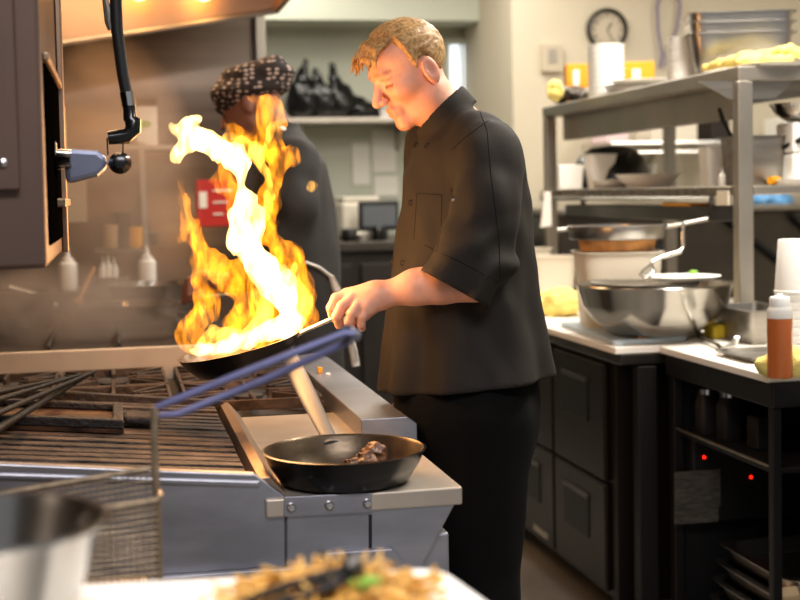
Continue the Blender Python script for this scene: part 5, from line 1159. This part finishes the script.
# ================================================================== FLAMING PAN
ZP = 2.71; nv = (Vector((0, 0, 1))*math.cos(math.radians(12))-r0*math.sin(math.radians(12))-Vector((FW.x, FW.y, 0))*.05).normalized()
R = .1235; pc = PZ(239, 346, ZP); base = pc - nv*.045
fp = thing('frying_pan', base[:], 'black frying pan held up full of flames over the burners', 'frying pan')
MB().lathe([(0, 0), (R*.68, 0), (R*.76, .004), (R*.93, .028), (R, .046), (R+.002, .0475)], base, 64, nv, caps=False).build('pan_bowl', 'black_pan', fp, smooth=True)
MB().lathe([(R+.002, .0475), (R-.004, .047), (R*.9, .027), (R*.74, .007), (0, .005)], base, 64, nv, caps=False).build('cooking_surface', 'pan_inside', fp, smooth=True)
MB().tube([PZ(291, 338, ZP), PZ(304, 331, ZP), PZ(331, 319, ZP), PZ(362, 308, ZP-.0)], [.010, .0075, .0085, .009], 12, .55).build('handle', 'steel', fp, smooth=True)
# flame
FZ = 2.71
def fl(name, mt, items, seed, wob, res, par):
    pts = [PZ(x, y, FZ+w) for it in items for (x, y, r, w) in it]; rmax = max(r for it in items for (_, _, r, _) in it)*FZ/FPX
    lo, hi = bounds(pts, rmax+.03)
    def fn(P):
        V = axes_dot(P, pc, UP); U = axes_dot(P, pc, RT); W = axes_dot(P, pc, FW)
        wu = wob*(vnoise(U*16+seed, V*13, W*14)+.5*vnoise(U*34, V*30+seed, W*30)); wv = wob*(vnoise(U*14, V*12+seed, W*14+5)+.4*vnoise(U*36, V*28+seed, W*30))
        Q = [P[0]+RT.x*wu+UP.x*wv, P[1]+RT.y*wu+UP.y*wv, P[2]+RT.z*wu+UP.z*wv]; f = None
        for it in items:
            g = chain(Q, [PZ(x, y, FZ+w) for (x, y, r, w) in it], [max(r, .3)*FZ/FPX for (_, _, r, _) in it], .010); f = g if f is None else smin(f, g, .012)
        return f + .007*vnoise(U*48+seed, V*24, W*48)+.005*vnoise(U*95, V*40+seed, W*95)+.001
    return sdf_mesh([(fn, lo, hi, res)], name, mt, par)
fe = thing('flame', pc[:], 'tall leaping orange and white flame rising out of the held frying pan', 'fire')
outer = [[(196, 346, 9, 0), (190, 333, 12, 0), (202, 318, 13, .01), (206, 300, 12, 0), (199, 282, 8, 0), (198, 262, 7, .01), (201, 248, 3, 0)],
         [(232, 338, 16, .02), (240, 318, 15, .01), (242, 298, 13, 0), (228, 278, 15, 0), (212, 262, 13, 0), (200, 244, 10, 0), (192, 225, 8, .01), (190, 200, 7, 0), (189, 182, 4, 0)],
         [(190, 228, 7, 0), (184, 236, 5, 0), (183, 246, 2, 0)],
         [(262, 338, 14, 0), (270, 315, 14, 0), (258, 290, 14, 0), (236, 272, 12, 0)],
         [(285, 333, 13, 0), (299, 315, 15, 0), (302, 295, 12, 0), (292, 272, 13, .01), (284, 255, 13, 0), (276, 240, 10, 0)],
         [(284, 250, 10, 0), (294, 258, 8, 0), (300, 265, 3, 0)],
         [(258, 235, 10, 0), (262, 218, 12, .01), (267, 198, 13, .01), (273, 178, 11, 0), (275, 160, 10, 0), (264, 150, 9, 0)],
         [(236, 205, 7, 0), (228, 190, 7, 0), (222, 175, 8, 0), (219, 160, 6, 0)],
         [(262, 152, 8, -.01), (248, 142, 9, -.01), (236, 130, 6, 0), (229, 120, 2, 0)],
         [(280, 164, 8, 0), (276, 148, 7, 0), (266, 138, 8, 0), (268, 122, 8, 0), (276, 112, 8, 0), (270, 103, 6, 0), (258, 98, 4, 0), (252, 96, 2, 0)],
         [(276, 158, 8, -.02), (287, 158, 8, -.02), (296, 160, 2, -.02)], [(278, 140, 6, 0), (284, 128, 5, 0), (283, 118, 2, 0)],
         [(250, 150, 7, 0), (258, 132, 5, 0), (266, 118, 5, 0), (262, 108, 3, 0)],
         [(244, 94, 4, 0), (242, 90, 3, 0)]]
mid = [[(250, 338, 10, 0), (262, 318, 8, 0), (258, 292, 8, 0)], [(200, 344, 8, 0), (215, 336, 9, .03), (240, 334, 9, .03), (275, 334, 9, .03)],
       [(296, 312, 8, -.01), (300, 290, 6, -.01), (293, 268, 6, -.01)], [(265, 222, 6, -.01), (270, 195, 6, -.01), (272, 172, 5, -.01), (262, 155, 6, -.01), (246, 145, 6, 0), (225, 142, 8, 0)], [(208, 318, 5, -.01), (206, 296, 4, -.01)], [(272, 150, 4, -.02), (275, 128, 4, -.02), (271, 114, 3, -.02)]]
core = [[(290, 334, 12, 0), (293, 318, 13, 0), (288, 300, 14, 0), (277, 285, 14, 0), (262, 270, 14, 0), (250, 254, 14, 0), (240, 238, 14, 0), (236, 220, 12, 0), (244, 205, 7, 0), (246, 190, 5, 0), (243, 175, 6, 0), (240, 163, 8, 0), (232, 154, 10, 0), (218, 149, 12, 0), (204, 145, 13, 0), (192, 143, 12, 0), (185, 153, 8, 0), (180, 163, 4, 0)],
        [(192, 140, 9, 0), (184, 132, 8, 0), (186, 125, 7, 0), (197, 120, 6, 0), (205, 115, 2, 0)], [(182, 130, 5, 0), (177, 127, 3, 0)],
        [(258, 250, 7, 0), (259, 232, 7, 0), (256, 215, 7, 0), (254, 200, 5, 0), (253, 194, 2, 0)], [(278, 262, 4, 0), (284, 275, 5, 0), (290, 290, 5, 0)],
        [(190, 352, 4, 0), (205, 349, 6, .01), (235, 344, 8, .01), (262, 338, 9, .01), (285, 333, 9, 0)], [(250, 338, 5, -.02), (262, 328, 6, -.02), (280, 322, 7, -.02)]]
fl('outer_flame', 'flame_outer', outer, 3, .012, .004, fe); fl('middle_flame', 'flame_mid', mid, 8, .013, .0035, fe); fl('flame_core', 'flame_core', core, 5, .012, .0035, fe)
tag(fl('flame_spark', 'flame_mid', [[(306, 188, 1.5, 0), (311, 187, 3.2, 0), (315, 186, 1.5, 0)]], 2, .002, .002, None), 'small orange lick of fire floating in front of the second cook\'s back', 'fire')
# ================================================================== STEAM
def steam_blob(name, c, r, mt, lab):
    c = Vector(c); v = MB(); n = 24; m_ = 14
    for i in range(m_+1):
        ph = math.pi*i/m_
        for k in range(n): v.v.append((c.x+r[0]*math.sin(ph)*math.cos(6.2832*k/n), c.y+r[1]*math.sin(ph)*math.sin(6.2832*k/n), c.z+r[2]*math.cos(ph)))
    for i in range(m_):
        for k in range(n): v.f.append((i*n+k, i*n+(k+1) % n, (i+1)*n+(k+1) % n, (i+1)*n+k)); v.m.append(0)
    o = v.build(name, mt, smooth=True); tag(o, lab, 'steam', kind='stuff'); return o
steam_blob('steam_cloud', PZ(66, 318, 4.25), (.42, .2, .18), 'steam', 'low dense cloud of steam over the far stove at the left')
steam_blob('steam_haze', PZ(105, 190, 4.6), (.34, .35, .55), 'steam_thin', 'thin rising haze between the hood and the far stove')
# ================================================================== LIGHT
def area(name, loc, size, power, col, rot=(0, 0, 0), sy=None):
    l = bpy.data.lights.new(name, 'AREA'); l.energy = power; l.color = col; l.size = size
    if sy: l.shape = 'RECTANGLE'; l.size_y = sy
    o = bpy.data.objects.new(name, l); COL.objects.link(o); o.location = loc; o.rotation_euler = rot; return o
def point(name, loc, power, col, r):
    l = bpy.data.lights.new(name, 'POINT'); l.energy = power; l.color = col; l.shadow_soft_size = r
    o = bpy.data.objects.new(name, l); COL.objects.link(o); o.location = loc; return o
WH = (1, .93, .83)
for i, (x, y, p) in enumerate(((1.9, 2.9, 98), (1.9, 4.9, 60), (1.9, 6.6, 34), (.9, 7.6, 25), (3.6, 5.6, 40))):
    area('ceiling_or_fill_light', (x, y, 2.93), .6, p, WH, sy=1.2)
area('ceiling_or_fill_light', (.2, .5, 2.7), 1.2, 58, (.97, .95, 1), sy=.6)  # added fill light over the camera, brightens the chef and foreground
area('hood_light', (-.1, 4.5, 2.25), .5, 13, (1, .62, .32), sy=.5)
area('hood_light', (-.1, 2.9, 2.3), .5, 4, (1, .66, .40), sy=.5)
FC = (1, .50, .20)
point('flame_light', PZ(280, 292, 2.70)[:], 8.5, FC, .12); point('flame_light', PZ(240, 215, 2.70)[:], 6.5, FC, .12); point('flame_light', PZ(205, 135, 2.70)[:], 3, FC, .08)
w = bpy.data.worlds.new('world'); SC.world = w; w.use_nodes = True
w.node_tree.nodes['Background'].inputs[0].default_value = (.80, .82, .88, 1); w.node_tree.nodes['Background'].inputs[1].default_value = .36
vs = SC.view_settings; vs.view_transform = 'Standard'; vs.look = 'None'; vs.gamma = 1; vs.exposure = 0.0; vs.use_curve_mapping = False
SC.cycles.use_denoising = True; SC.cycles.volume_step_rate = 2.0; SC.cycles.max_bounces = 8
SC.cycles.sample_clamp_indirect = 6
